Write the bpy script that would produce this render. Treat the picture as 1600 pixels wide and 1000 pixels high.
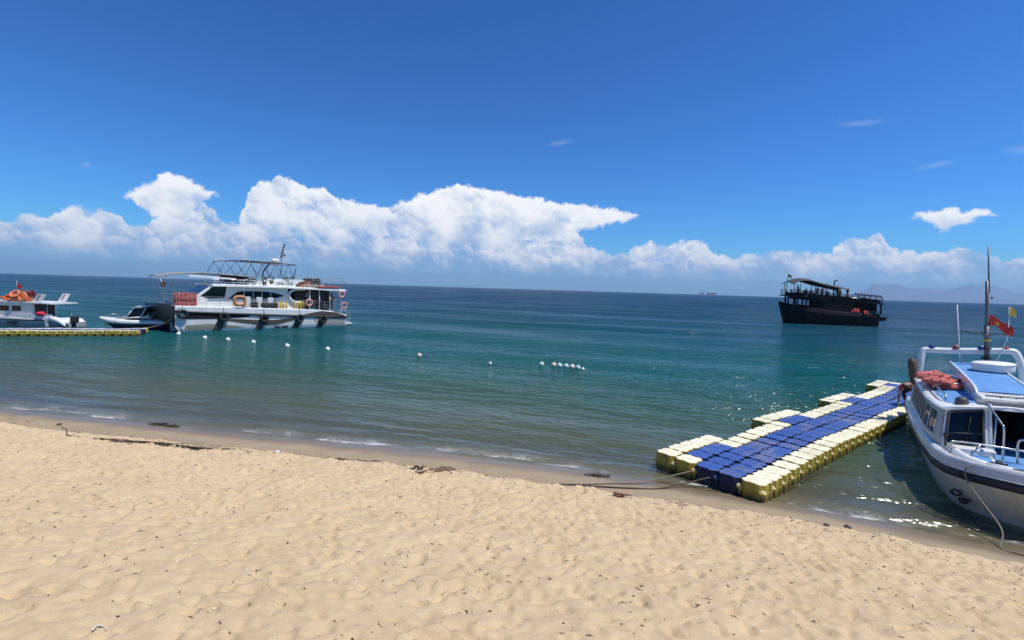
import bpy, bmesh, math, random
import numpy as np
from mathutils import Vector, Matrix

for o in list(bpy.data.objects):
    bpy.data.objects.remove(o, do_unlink=True)
scene = bpy.context.scene
COL = scene.collection
rng = np.random.default_rng(7)
random.seed(7)

# ------------------------------------------------------------------ camera
CAM_H = 4.05
cam_data = bpy.data.cameras.new('camera')
cam = bpy.data.objects.new('camera', cam_data)
COL.objects.link(cam)
cam_data.sensor_width = 36.0
cam_data.lens = 760.0 / 1600.0 * 36.0
cam_data.clip_start = 0.05
cam_data.clip_end = 200000.0
cam.matrix_world = (Matrix.Translation((0, 0, CAM_H))
                    @ Matrix.Rotation(math.pi / 2 - math.atan(49 / 760), 4, 'X')
                    @ Matrix.Rotation(0.0305, 4, 'Z'))
scene.camera = cam

# ------------------------------------------------------------------ sun + exposure
SUN_DIR = Vector((0.42, -0.13, 1.0)).normalized()      # towards the sun: high, from the right
SUN_EL = math.asin(SUN_DIR.z)
SUN_AZ = math.atan2(SUN_DIR.x, SUN_DIR.y)             # clockwise from +Y
sun_data = bpy.data.lights.new('sun', 'SUN')
sun_data.energy = 4.0
sun_data.angle = math.radians(0.53)
sun_data.color = (1.0, 0.965, 0.91)
sun = bpy.data.objects.new('sun', sun_data)
sun.rotation_euler = SUN_DIR.to_track_quat('Z', 'Y').to_euler()
sun.location = (0, 0, 60)
COL.objects.link(sun)
vs = scene.view_settings
scene.display_settings.display_device = 'sRGB'
vs.view_transform = 'Standard'
vs.look = 'None'
vs.exposure = 0.35
vs.gamma = 1.0
vs.use_curve_mapping = False
scene.cycles.use_denoising = True
scene.cycles.max_bounces = 8
scene.cycles.transparent_max_bounces = 12
scene.cycles.volume_bounces = 0
scene.cycles.caustics_reflective = False
scene.cycles.caustics_refractive = False
scene.cycles.sample_clamp_indirect = 4.0


# ------------------------------------------------------------------ node helpers
class NT:
    """Small wrapper that builds a node tree from Python expressions."""
    def __init__(self, tree):
        self.t = tree

    def node(self, typ, ins=None, **props):
        n = self.t.nodes.new(typ)
        for k, v in props.items():
            setattr(n, k, v)
        for k, v in (ins or {}).items():
            self.put(n.inputs[k], v)
        return n

    def put(self, sock, v):
        if isinstance(v, bpy.types.NodeSocket):
            self.t.links.new(v, sock)
        elif v is not None:
            if hasattr(sock.default_value, '__len__') and not hasattr(v, '__len__'):
                v = [v] * len(sock.default_value)
            if hasattr(sock.default_value, '__len__') and len(sock.default_value) == 4 and len(v) == 3:
                v = (*v, 1.0)
            sock.default_value = v

    def m(self, op, a, b=None, c=None, clamp=False):
        n = self.t.nodes.new('ShaderNodeMath')
        n.operation = op
        n.use_clamp = clamp
        for i, v in enumerate((a, b, c)):
            if v is not None:
                self.put(n.inputs[i], v)
        return n.outputs[0]

    def v(self, op, a, b=None, scale=None):
        n = self.t.nodes.new('ShaderNodeVectorMath')
        n.operation = op
        self.put(n.inputs[0], a)
        if b is not None:
            self.put(n.inputs[1], b)
        if scale is not None:
            self.put(n.inputs['Scale'], scale)
        return n.outputs['Value'] if op in ('LENGTH', 'DOT_PRODUCT', 'DISTANCE') else n.outputs['Vector']

    def mix(self, fac, a, b):
        n = self.t.nodes.new('ShaderNodeMix')
        n.data_type = 'RGBA'
        self.put(n.inputs[0], fac)
        self.put(n.inputs[6], a)
        self.put(n.inputs[7], b)
        return n.outputs[2]

    def ramp(self, fac, stops, interp='LINEAR'):
        n = self.t.nodes.new('ShaderNodeValToRGB')
        n.color_ramp.interpolation = interp
        el = n.color_ramp.elements
        while len(el) < len(stops):
            el.new(0.5)
        for e, (p, c) in zip(el, stops):
            e.position = p
            c = (c, c, c) if not hasattr(c, '__len__') else c
            e.color = (*c[:3], 1.0)
        self.put(n.inputs[0], fac)
        return n.outputs[0]

    def range(self, v, a, b, c=0.0, d=1.0, smooth=False):
        n = self.t.nodes.new('ShaderNodeMapRange')
        n.interpolation_type = 'SMOOTHSTEP' if smooth else 'LINEAR'
        for i, x in enumerate((v, a, b, c, d)):
            self.put(n.inputs[i], x)
        return n.outputs[0]

    def noise(self, vec, scale, detail=3.0, rough=0.5, dist=0.0, color=False):
        n = self.node('ShaderNodeTexNoise', {'Scale': scale, 'Detail': detail, 'Roughness': rough, 'Distortion': dist})
        if vec is not None:
            self.put(n.inputs['Vector'], vec)
        return n.outputs['Color' if color else 'Fac']


# ------------------------------------------------------------------ world: clear sky with a cumulus bank
world = bpy.data.worlds.new('World')
scene.world = world
world.use_nodes = True
wt = world.node_tree
wt.nodes.clear()
W = NT(wt)

sky = W.node('ShaderNodeTexSky', sky_type='NISHITA', sun_disc=False, sun_elevation=SUN_EL, sun_rotation=SUN_AZ,
             altitude=0.0, air_density=1.0, dust_density=0.15, ozone_density=4.0)
# the phone's rendering of a clear tropical sky is a deeper blue: one even grade of the whole sky
deep = W.v('MULTIPLY', W.node('ShaderNodeGamma', {0: W.v('SCALE', sky.outputs[0], scale=0.1), 1: 1.45}).outputs[0], (3.7, 9.7, 14.2))

# ---- cumulus bank along the horizon: outlines as (azimuth deg, elevation deg)
CLOUD_TOP = [(-47.77, 3.67), (-46.37, 4.03), (-45.27, 4.47), (-44.13, 5.14), (-43.16, 4.67), (-42.64, 4.9), (-42.13, 6.04), (-41.5, 6.4), (-40.67, 5.68), (-40.37, 5.5), (-39.79, 6.13), (-39.22, 5.86), (-38.79, 4.66), (-37.55, 4.2), (-36.85, 3.67), (-36.43, 5.9), (-35.83, 6.73), (-34.34, 6.91), (-33.41, 6.77), (-33.05, 7.06), (-32.36, 7.5), (-31.45, 6.74), (-30.52, 5.71), (-29.4, 5.69), (-29.06, 6.99), (-28.65, 8.93), (-27.78, 9.73), (-26.6, 10.44), (-25.28, 10.78), (-23.56, 10.34), (-21.66, 10.21), (-20.49, 10.06), (-19.69, 9.06), (-17.69, 8.89), (-15.63, 8.63), (-13.55, 9.05), (-12.14, 9.64), (-10.72, 10.28), (-7.84, 11.22), (-5.65, 11.55), (-3.43, 11.15), (-0.43, 10.41), (2.59, 8.99), (4.87, 7.45), (6.34, 7.62), (7.48, 6.77), (8.28, 5.12), (9.41, 4.26), (11.59, 4.08), (13.35, 4.54), (14.37, 5.26), (15.74, 5.77), (16.81, 5.07), (18.13, 5.84), (20.45, 5.9), (21.93, 4.93), (22.62, 4.05), (24.39, 3.85), (27.38, 4.44), (29.67, 4.62), (32.43, 4.21), (33.03, 4.88), (34.41, 5.76), (35.89, 6.01), (37.04, 6.02), (37.32, 4.55), (39.71, 4.27), (40.21, 4.71), (42.22, 4.75), (43.47, 4.07), (44.68, 3.24), (45.75, 3.75), (47.5, 3.85)]
ANVIL_TOP = [(-39.11, 6.89), (-38.38, 7.44), (-38.05, 7.82), (-37.01, 8.43), (-36.04, 9.26), (-35.2, 9.91), (-34.05, 9.85), (-33.28, 9.37), (-32.24, 9.1), (-31.22, 8.74), (-30.62, 8.32), (-28.94, 7.0), (-17.67, 6.96), (-13.18, 8.31), (-12.14, 9.64), (-10.72, 10.35), (-7.84, 11.29), (-5.65, 11.62), (-3.43, 11.29), (-0.44, 10.77), (3.28, 10.36), (6.99, 9.85), (10.64, 9.37), (13.15, 9.01), (14.22, 8.58), (17.06, 6.96), (37.73, 6.97), (38.82, 7.7), (39.3, 7.89), (39.9, 8.01), (42.01, 7.95), (43.68, 7.81), (44.24, 7.5), (45.18, 6.76)]
ANVIL_BASE = [(-39.11, 7.22), (-38.38, 7.33), (-38.06, 7.26), (-37.28, 6.55), (-36.1, 5.05), (-34.1, 5.25), (-33.31, 6.66), (-32.25, 7.52), (-31.22, 8.25), (-30.62, 8.69), (-28.94, 7.32), (-17.67, 7.31), (-13.16, 7.25), (-12.07, 5.39), (-7.69, 4.43), (-0.26, 4.99), (5.65, 6.45), (10.01, 7.31), (13.19, 7.96), (14.22, 8.51), (17.02, 7.65), (37.71, 7.26), (38.83, 7.59), (39.51, 7.32), (40.52, 6.59), (41.27, 5.45), (42.12, 6.28), (43.28, 6.95), (43.72, 7.23), (44.23, 7.61), (45.17, 7.02)]
FRONT_TOP = [(-47.79, 2.97), (-45.3, 3.43), (-44.17, 3.34), (-42.58, 3.93), (-40.92, 3.88), (-39.17, 3.7), (-37.55, 4.08), (-36.94, 3.43), (-36.38, 2.76), (-35.28, 3.32), (-33.85, 4.54), (-32.8, 5.25), (-31.46, 5.0), (-30.08, 5.5), (-28.66, 5.37), (-27.5, 4.42), (-26.01, 4.13), (-24.17, 4.66), (-21.63, 4.28), (-18.66, 4.11), (-14.89, 4.67), (-12.05, 4.52), (-10.98, 4.72), (-9.15, 4.22), (-5.11, 4.82), (-3.84, 4.42), (-2.12, 4.63), (-0.24, 4.25), (1.98, 5.05), (3.44, 5.97), (5.28, 6.45), (6.49, 7.48), (7.47, 6.92), (8.5, 5.05), (10.86, 4.21), (13.36, 4.39), (15.09, 4.84), (17.19, 4.29), (19.84, 5.01), (21.84, 4.18), (25.02, 3.65), (27.99, 4.05), (30.81, 4.16), (32.98, 3.89), (35.5, 4.47), (37.92, 3.95), (39.26, 4.39), (40.59, 4.13), (42.29, 3.77), (44.31, 3.09), (45.78, 3.38), (47.52, 3.55)]
WISPS = [(4.9, 16.4, 1.9, 0.34, 0.16), (34.5, 16.2, 2.4, 0.34, -0.05), (40.1, 11.85, 1.6, 0.34, 0.12), (45.6, 12.26, 1.6, 0.45, -0.05), (-41.0, 9.55, 0.5, 0.34, 0.0)]
_rc = random.Random(3)


def all_round(c, lo, hi):
    """The bank goes on round the rest of the horizon."""
    a, out = c[-1][0] + 4, []
    while a < c[0][0] + 360 - 3:
        out.append((a, _rc.uniform(lo, hi)))
        a += _rc.uniform(1.5, 5)
    pts = c + out
    pts = [((p[0] + 180) % 360 - 180, p[1]) for p in pts]
    return sorted(pts)


def curve(x, pts):
    n = W.node('ShaderNodeFloatCurve', {'Value': W.m('DIVIDE', W.m('ADD', x, 180.0), 360.0)})
    c = n.mapping.curves[0]
    pts = [((p[0] + 180) / 360, p[1] / 20) for p in pts]
    c.points[0].location = (0, pts[0][1])
    c.points[1].location = (1, pts[-1][1])
    for q in pts:
        c.points.new(*q)
    for q in c.points:
        q.handle_type = 'VECTOR'
    n.mapping.update()
    return W.m('MULTIPLY', n.outputs[0], 20.0)


tc = W.node('ShaderNodeTexCoord')
sep = W.node('ShaderNodeSeparateXYZ', {0: W.v('NORMALIZE', tc.outputs['Generated'])})
X, Y, Zd = sep.outputs
az = W.m('MULTIPLY', W.m('ARCTAN2', X, Y), 57.29578)
el = W.m('MULTIPLY', W.m('ARCSINE', Zd), 57.29578)
cP = W.node('ShaderNodeCombineXYZ', {0: az, 1: el, 2: 0.0}).outputs[0]


def n2(p, scale, detail, rough, color=False):
    n = W.node('ShaderNodeTexNoise', {'Vector': p, 'Scale': scale, 'Detail': detail, 'Roughness': rough}, noise_dimensions='2D')
    return n.outputs['Color' if color else 'Fac']


def billow(p, scale, detail=2.0):
    n = W.node('ShaderNodeTexVoronoi', {'Vector': p, 'Scale': scale, 'Detail': detail, 'Roughness': 0.42, 'Lacunarity': 2.2}, voronoi_dimensions='2D', feature='F1', normalize=True)
    d = n.outputs['Distance']
    return W.m('SUBTRACT', 1.0, W.m('MULTIPLY', W.m('MULTIPLY', d, d), 2.2))


warp = W.v('SCALE', W.v('SUBTRACT', n2(cP, 0.9, 3.0, 0.6, True), (0.5, 0.5, 0.5)), scale=1.1)
Pw = W.v('ADD', cP, warp)
pw = W.node('ShaderNodeSeparateXYZ', {0: Pw}).outputs
large = n2(W.v('ADD', cP, (7.3, 2.1, 0)), 0.27, 2.0, 0.5)
SUNWARD = (0.16, 0.34, 0)


def layer(top, base, seed, scale, amp, soft, gain, base_soft=1.2, edge_w=1.5):
    p0 = W.v('ADD', Pw, (seed, seed * 0.7, 0))
    b0 = billow(p0, scale)
    b1 = billow(W.v('ADD', p0, SUNWARD), scale)
    T_ = curve(pw[0], top)
    h = W.m('ADD', W.m('ADD', W.m('SUBTRACT', T_, pw[1]), 0.12), W.m('MULTIPLY', W.m('SUBTRACT', b0, 0.72), amp))
    a = W.range(h, 0.0, soft, smooth=True)
    if base is not None:
        a = W.m('MULTIPLY', a, W.range(W.m('SUBTRACT', pw[1], curve(pw[0], base)), -0.1, base_soft, smooth=True))
    edge = W.m('SUBTRACT', 1.0, W.m('DIVIDE', h, edge_w), clamp=True)            # close under the outline: full sun
    l = W.m('ADD', W.m('MULTIPLY', W.m('SUBTRACT', b0, b1), gain), W.m('MULTIPLY', edge, 0.30))
    return a, l


lowfade = W.range(el, 0.6, 3.6, 0.0, 1.0, smooth=True)
shadeful = W.range(el, 2.5, 8.5, 0.34, 0.80)
shadeful = W.m('ADD', shadeful, W.m('MULTIPLY', W.m('SUBTRACT', large, 0.5), 1.45))
CLOUD_RAMP = [(0.0, (0.25, 0.40, 0.64)), (0.30, (0.40, 0.53, 0.74)), (0.58, (0.66, 0.73, 0.84)), (0.82, (0.90, 0.91, 0.92)), (1.0, (0.99, 0.98, 0.97))]
bg = W.node('ShaderNodeBackground', {'Color': deep, 'Strength': 0.10}).outputs[0]
# thin high wisps
wa = None
for a_, e_, ra, re, sl in WISPS:
    sx = W.node('ShaderNodeSeparateXYZ', {0: W.v('SUBTRACT', cP, (a_, e_, 0))}).outputs
    yy = W.m('SUBTRACT', sx[1], W.m('MULTIPLY', sx[0], sl))
    q = W.v('LENGTH', W.node('ShaderNodeCombineXYZ', {0: W.m('DIVIDE', sx[0], ra), 1: W.m('DIVIDE', yy, re), 2: 0}).outputs[0])
    v_ = W.m('SUBTRACT', 1.0, q, clamp=True)
    wa = v_ if wa is None else W.m('MAXIMUM', wa, v_)
wa = W.m('MULTIPLY', W.m('MULTIPLY', wa, n2(W.v('MULTIPLY', cP, (0.5, 1.6, 1)), 1.2, 3.0, 0.6)), 0.30, clamp=True)
bg_wisp = W.node('ShaderNodeBackground', {'Color': (0.75, 0.82, 0.9), 'Strength': 0.9})
bg = W.node('ShaderNodeMixShader', {0: wa, 1: bg, 2: bg_wisp.outputs[0]}).outputs[0]
for top, base, seed, scale, amp, soft, gain, dens in (
        (all_round(CLOUD_TOP, 3, 6.5), None, 3.0, 0.50, 1.0, 0.45, 1.10, 0.95),
        (all_round(ANVIL_TOP, 1.0, 1.2), all_round(ANVIL_BASE, 1.3, 1.5), 17.0, 0.50, 0.6, 0.45, 0.70, 0.97),
        (all_round(FRONT_TOP, 2.5, 4.5), None, 41.0, 0.80, 1.1, 0.6, 1.15, 0.78)):
    a_, l_ = layer(top, base, seed, scale, amp, soft, gain, 0.5 if base else 1.2)
    lit = W.m('ADD', l_, shadeful if base is None else W.m('ADD', shadeful, 0.05), clamp=True)
    al = W.m('MULTIPLY', W.m('MULTIPLY', a_, lowfade), W.range(lit, 0.05, 0.55, dens * 0.66, dens))
    cb = W.node('ShaderNodeBackground', {'Color': W.ramp(lit, CLOUD_RAMP), 'Strength': 0.88})
    bg = W.node('ShaderNodeMixShader', {0: al, 1: bg, 2: cb.outputs[0]}).outputs[0]
W.node('ShaderNodeOutputWorld', {0: bg})
world.cycles.sampling_method = 'MANUAL'
world.cycles.sample_map_resolution = 256


# ------------------------------------------------------------------ object helpers
def link(name, data, parent=None):
    o = bpy.data.objects.new(name, data)
    COL.objects.link(o)
    if parent is not None:
        o.parent = parent
    return o


def tag(o, label=None, cat=None, group=None, kind=None):
    if label: o['label'] = label
    if cat: o['category'] = cat
    if group: o['group'] = group
    if kind: o['kind'] = kind
    return o


def thing(name, label, cat, loc=(0, 0, 0), rz=0.0, group=None, rx=0.0, ry=0.0):
    o = link(name, None)
    o.empty_display_size = 0.2
    o.location = loc
    o.rotation_euler = (rx, ry, rz)
    return tag(o, label, cat, group)


def copy_tree(o, parent=None):
    c = o.copy()
    COL.objects.link(c)
    c.parent = parent
    for ch in list(o.children):
        copy_tree(ch, c)
    return c


MATS = {}


def mat(name, col, rough=0.5, metal=0.0, var=0.0, vscale=4.0, bump=0.0, bscale=40.0, spec=0.5, dirt=None, dirt_amt=0.35, dirt_scale=1.5, alpha=1.0, trans=0.0, coat=0.0):
    """Procedural painted / moulded surface with slight colour drift, grime and relief."""
    if name in MATS:
        return MATS[name]
    m = bpy.data.materials.new(name)
    m.use_nodes = True
    t = NT(m.node_tree)
    b = m.node_tree.nodes['Principled BSDF']
    b.inputs['Roughness'].default_value = rough
    b.inputs['Metallic'].default_value = metal
    b.inputs['Specular IOR Level'].default_value = spec
    b.inputs['Alpha'].default_value = alpha
    b.inputs['Transmission Weight'].default_value = trans
    b.inputs['Coat Weight'].default_value = coat
    pos = t.node('ShaderNodeNewGeometry').outputs['Position']
    c = None
    if var:
        n = t.noise(pos, vscale, 4.0, 0.6)
        lo = tuple(max(0, x * (1 - var)) for x in col)
        hi = tuple(min(1, x * (1 + var)) for x in col)
        c = t.mix(t.range(n, 0.3, 0.7), lo, hi)
    if dirt:
        n = t.noise(t.v('MULTIPLY', pos, (1, 1, 0.45)), dirt_scale * 2, 5.0, 0.65)
        c = t.mix(t.range(n, 0.48, 0.78, 0.0, dirt_amt), c if c is not None else col, dirt)
    if c is not None:
        t.put(b.inputs['Base Color'], c)
        t.put(b.inputs['Roughness'], t.range(t.noise(pos, vscale * 2, 3), 0.3, 0.7, max(0.02, rough * 0.8), min(1, rough * 1.2)))
    else:
        b.inputs['Base Color'].default_value = (*col, 1)
    if bump:
        bn = t.node('ShaderNodeBump', {'Height': t.noise(pos, bscale, 4.0, 0.6), 'Strength': bump, 'Distance': 0.01})
        t.put(b.inputs['Normal'], bn.outputs[0])
    MATS[name] = m
    return m


class MB:
    """Collects shapes and links them as ONE mesh object."""
    def __init__(self):
        self.v, self.f, self.s = [], [], []

    def add(self, verts, faces, smooth=False, M=None):
        k = len(self.v)
        for p in verts:
            p = Vector(p)
            self.v.append(tuple(M @ p) if M is not None else tuple(p))
        for f in faces:
            self.f.append([i + k for i in f])
            self.s.append(smooth)
        return self

    def box(self, c, s, rz=0.0, taper=1.0, M=None, bev=0.0):
        x, y, z = s[0] / 2, s[1] / 2, s[2] / 2
        R = Matrix.Translation(c) @ Matrix.Rotation(rz, 4, 'Z')
        if M is not None:
            R = M @ R
        if bev <= 0:
            vs_ = [(-x, -y, -z), (x, -y, -z), (x, y, -z), (-x, y, -z)] + [(a * taper, b * taper, z) for a, b in ((-x, -y), (x, -y), (x, y), (-x, y))]
            self.add(vs_, [(3, 2, 1, 0), (4, 5, 6, 7), (0, 1, 5, 4), (1, 2, 6, 5), (2, 3, 7, 6), (3, 0, 4, 7)], M=R)
        else:
            b = min(bev, x * .9, y * .9, z * .9)
            rings = []
            for zz, ins in ((-z, b), (-z + b, 0), (z - b, 0), (z, b)):
                t = taper if zz > 0 else 1.0
                xx, yy = x * t - ins, y * t - ins
                c_ = b * 0.6 if ins == 0 else b * 0.25
                rings.append([(-xx + c_, -yy, zz), (xx - c_, -yy, zz), (xx, -yy + c_, zz), (xx, yy - c_, zz), (xx - c_, yy, zz), (-xx + c_, yy, zz), (-xx, yy - c_, zz), (-xx, -yy + c_, zz)])
            self.loft(rings, closed=True, caps=True, M=R)
        return self

    def loft(self, rings, closed=True, caps=False, smooth=False, M=None):
        n = len(rings[0])
        vs_ = [p for r in rings for p in r]
        fs = []
        for i in range(len(rings) - 1):
            for j in range(n if closed else n - 1):
                a, b = i * n + j, i * n + (j + 1) % n
                fs.append((a, b, b + n, a + n))
        if caps:
            fs.append(tuple(reversed(range(n))))
            fs.append(tuple((len(rings) - 1) * n + j for j in range(n)))
        return self.add(vs_, fs, smooth, M)

    def tube(self, pts, r, seg=8, closed=False, M=None, smooth=True, caps=True):
        pts = [Vector(p) for p in pts]
        n = len(pts)
        rr = r if hasattr(r, '__len__') else [r] * n
        rings = []
        up = None
        for i, p in enumerate(pts):
            if closed:
                t = pts[(i + 1) % n] - pts[i - 1]
            else:
                t = pts[min(i + 1, n - 1)] - pts[max(i - 1, 0)]
            t.normalize()
            if up is None:
                up = Vector((0, 0, 1)) if abs(t.z) < 0.9 else Vector((1, 0, 0))
            a = t.cross(up)
            if a.length < 1e-6:
                a = t.orthogonal()
            a.normalize()
            b = a.cross(t).normalized()
            up = b
            rings.append([tuple(p + (a * math.cos(k * math.tau / seg) + b * math.sin(k * math.tau / seg)) * rr[i]) for k in range(seg)])
        if closed:
            rings.append(rings[0])
        return self.loft(rings, True, caps and not closed, smooth, M)

    def lathe(self, prof, seg=16, M=None, smooth=True):
        rings = [[(r * math.cos(k * math.tau / seg), r * math.sin(k * math.tau / seg), z) for k in range(seg)] for r, z in prof]
        return self.loft(rings, True, True, smooth, M)

    def torus(self, R, r, seg=24, ns=8, M=None):
        return self.tube([(R * math.cos(a), R * math.sin(a), 0) for a in [k * math.tau / seg for k in range(seg)]], r, ns, closed=True, M=M)

    def ball(self, c, r, seg=12, rings=8, scale=(1, 1, 1), M=None):
        R = Matrix.Translation(c) @ Matrix.Diagonal((*scale, 1))
        if M is not None:
            R = M @ R
        prof = [(max(1e-4, r * math.sin(math.pi * k / rings)), -r * math.cos(math.pi * k / rings)) for k in range(rings + 1)]
        return self.lathe(prof, seg, R)

    def prism(self, poly, a, b, axis='y', M=None):
        """Polygon (2D) extruded from a to b. axis y: poly is (x,z); axis x: (y,z); axis z: (x,y)."""
        f = {'y': lambda p, t: (p[0], t, p[1]), 'x': lambda p, t: (t, p[0], p[1]), 'z': lambda p, t: (p[0], p[1], t)}[axis]
        return self.loft([[f(p, a) for p in poly], [f(p, b) for p in poly]], True, True, False, M)

    def mesh(self, name):
        me = bpy.data.meshes.new(name)
        me.from_pydata(self.v, [], self.f)
        me.polygons.foreach_set('use_smooth', self.s)
        bm = bmesh.new()
        bm.from_mesh(me)
        bmesh.ops.recalc_face_normals(bm, faces=bm.faces)
        bm.to_mesh(me)
        bm.free()
        return me

    def build(self, name, material, parent=None):
        me = self.mesh(name)
        for m_ in (material if isinstance(material, (list, tuple)) else [material]):
            me.materials.append(m_)
        return link(name, me, parent)


def lerp_curve(pts, x):
    return np.interp(x, [p[0] for p in pts], [p[1] for p in pts])


def axis_frame(origin, zdir, xhint=(1, 0, 0)):
    z = Vector(zdir).normalized()
    x = Vector(xhint)
    x = (x - z * x.dot(z))
    if x.length < 1e-5:
        x = z.orthogonal()
    x.normalize()
    y = z.cross(x)
    return Matrix.Translation(origin) @ Matrix((x, y, z)).transposed().to_4x4()

# ================================================================== SETTING
SHORE = [(-6000, 5200), (-400, 260), (-120, 72), (-60, 32), (-40, 22.5), (-25, 16.9), (-15.28, 14.36), (-12.81, 13.77), (-10.62, 13.34), (-7.98, 12.82),
         (-4.81, 12.2), (-2.09, 11.66), (0.1, 11.15), (1.82, 10.65), (3.11, 10.20), (5.0, 9.50), (5.56, 9.22), (7.02, 8.51),
         (8.21, 7.9), (10, 6.9), (14, 4.4), (25, -3), (60, -22), (400, -180), (6000, -2500)]


def shore_y(x):
    return lerp_curve(SHORE, x)


def shore_s(x, y):
    """Metres landward of the waterline (negative in the sea)."""
    return (shore_y(x) - y) * 0.955


def vnoise(x, y, seed, period=256):
    """Value noise in numpy."""
    r = np.random.default_rng(seed).random((period, period))
    xi, yi = np.floor(x).astype(int), np.floor(y).astype(int)
    fx, fy = x - xi, y - yi
    fx, fy = fx * fx * (3 - 2 * fx), fy * fy * (3 - 2 * fy)
    g = lambda a, b: r[a % period, b % period]
    return (g(xi, yi) * (1 - fx) + g(xi + 1, yi) * fx) * (1 - fy) + (g(xi, yi + 1) * (1 - fx) + g(xi + 1, yi + 1) * fx) * fy


def fbm(x, y, seed, octv=4, gain=0.5):
    t, a, n = 0, 1.0, 0
    for k in range(octv):
        t = t + a * (vnoise(x * 2 ** k, y * 2 ** k, seed + k) - 0.5)
        n += a
        a *= gain
    return t / n


def sand_base(x, y):
    s = shore_s(x, y)
    edge = np.interp(x, [-16, -8, 0, 5, 8], [1.75, 1.6, 1.4, 1.15, 0.95]) + 0.30 * fbm(x * 0.9, y * 0.9, 11, 4)
    z = np.interp(s, [-4000, -120, -40, -12, -3, 0, 1.0, 1.35, 7.5, 14, 60, 6000], [-14, -9, -4.2, -1.3, -0.26, 0, 0.095, 0.13, 1.26, 2.2, 4.5, 30])
    step = 1 / (1 + np.exp(-(s - edge) / 0.045))
    ds = np.clip(s - edge, 0, 0.8)
    z = z + step * (0.035 + 0.06 * np.exp(-ds / 0.35)) * np.clip(1.0 + 2.0 * fbm(x * 1.3, y * 1.3, 31, 3), 0.2, 2)
    return z, s, step


def grid_axis(a, b, step, outer):
    core = np.arange(a, b + 1e-6, step)
    lo, hi = [], []
    d, p = step, a
    while p > outer[0]:
        d *= 1.5
        p -= d
        lo.append(p)
    d, p = step, b
    while p < outer[1]:
        d *= 1.5
        p += d
        hi.append(p)
    return np.concatenate([lo[::-1], core, hi])


gx = grid_axis(-19.0, 12.5, 0.040, (-400, 300))
gy = grid_axis(2.4, 15.0, 0.030, (-40, 120))
XX, YY = np.meshgrid(gx, gy)
ZZ, SS, DRY = sand_base(XX, YY)
# trodden, wind-softened surface: overlapping footprints, scuffs and drifts
relief = 0.050 * fbm(XX * 0.8, YY * 0.8, 41, 3) + 0.060 * fbm(XX * 2.6, YY * 2.6, 51, 3) + 0.030 * fbm(XX * 9, YY * 9, 61, 3)
dent = np.zeros_like(ZZ)
core_x0, core_y0 = np.searchsorted(gx, -19.0 + 0.5), np.searchsorted(gy, 2.9)
frng = np.random.default_rng(5)
for k in range(11000):
    px, py = frng.uniform(-18, 12), frng.uniform(2.6, 14)
    sv = float(shore_s(px, py))
    if sv < 1.3:
        continue
    ang = frng.normal(0.25, 0.9) + (math.pi / 2 if frng.random() < 0.25 else 0)
    L, Wd = frng.uniform(0.06, 0.15), frng.uniform(0.04, 0.075)
    dep = frng.uniform(0.014, 0.050)
    i0, i1 = np.searchsorted(gy, py - 0.36), np.searchsorted(gy, py + 0.36)
    j0, j1 = np.searchsorted(gx, px - 0.36), np.searchsorted(gx, px + 0.36)
    dx, dy = XX[i0:i1, j0:j1] - px, YY[i0:i1, j0:j1] - py
    u = (dx * math.cos(ang) + dy * math.sin(ang)) / L
    v = (-dx * math.sin(ang) + dy * math.cos(ang)) / Wd
    q = np.sqrt(u * u + v * v)
    hole = -dep / (1 + np.exp((q - 0.85) / 0.085))
    rim = 0.42 * dep * np.exp(-((q - 1.25) / 0.28) ** 2) * (0.7 + 0.3 * np.sin(3 * np.arctan2(v, u) + k))
    old = dent[i0:i1, j0:j1]
    dent[i0:i1, j0:j1] = old * (1 - 0.75 / (1 + np.exp((q - 0.9) / 0.15))) + hole + rim
# the kicked-up heap at the water's edge on the far left
heap = 0.17 * np.exp(-(((XX + 13.1) / 1.1) ** 2 + ((YY - 12.35) / 0.42) ** 2)) * (1 + 1.6 * fbm(XX * 5, YY * 5, 71, 3))
Z = ZZ + DRY * (relief + dent) + heap + (1 - DRY) * 0.02 * fbm(XX * 0.6, YY * 1.5, 81, 3)
nx, ny = len(gx), len(gy)
me = bpy.data.meshes.new('beach_sand')
verts = np.stack([XX, YY, Z], -1).reshape(-1, 3)
idx = np.arange(nx * ny).reshape(ny, nx)
quads = np.stack([idx[:-1, :-1], idx[:-1, 1:], idx[1:, 1:], idx[1:, :-1]], -1).reshape(-1, 4)
me.from_pydata([], [], [])
me.vertices.add(len(verts))
me.vertices.foreach_set('co', verts.astype(np.float32).ravel())
me.loops.add(quads.size)
me.loops.foreach_set('vertex_index', quads.astype(np.int32).ravel())
me.polygons.add(len(quads))
me.polygons.foreach_set('loop_start', np.arange(0, quads.size, 4, dtype=np.int32))
me.polygons.foreach_set('use_smooth', np.ones(len(quads), dtype=bool))
me.update(calc_edges=True)
at = me.attributes.new('wet', 'FLOAT', 'POINT')
wetv = np.clip(1 - DRY + 0.0, 0, 1)
at.data.foreach_set('value', wetv.astype(np.float32).ravel())
at = me.attributes.new('landward', 'FLOAT', 'POINT')
at.data.foreach_set('value', SS.astype(np.float32).ravel())
sand = tag(link('beach_sand', me), kind='structure')


def sand_z(x, y):
    """Height of the finished sand surface at a point."""
    j = min(max(int(np.searchsorted(gx, x)) - 1, 0), nx - 2)
    i = min(max(int(np.searchsorted(gy, y)) - 1, 0), ny - 2)
    fx = (x - gx[j]) / (gx[j + 1] - gx[j])
    fy = (y - gy[i]) / (gy[i + 1] - gy[i])
    return float(Z[i, j] * (1 - fx) * (1 - fy) + Z[i, j + 1] * fx * (1 - fy) + Z[i + 1, j] * (1 - fx) * fy + Z[i + 1, j + 1] * fx * fy)


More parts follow.
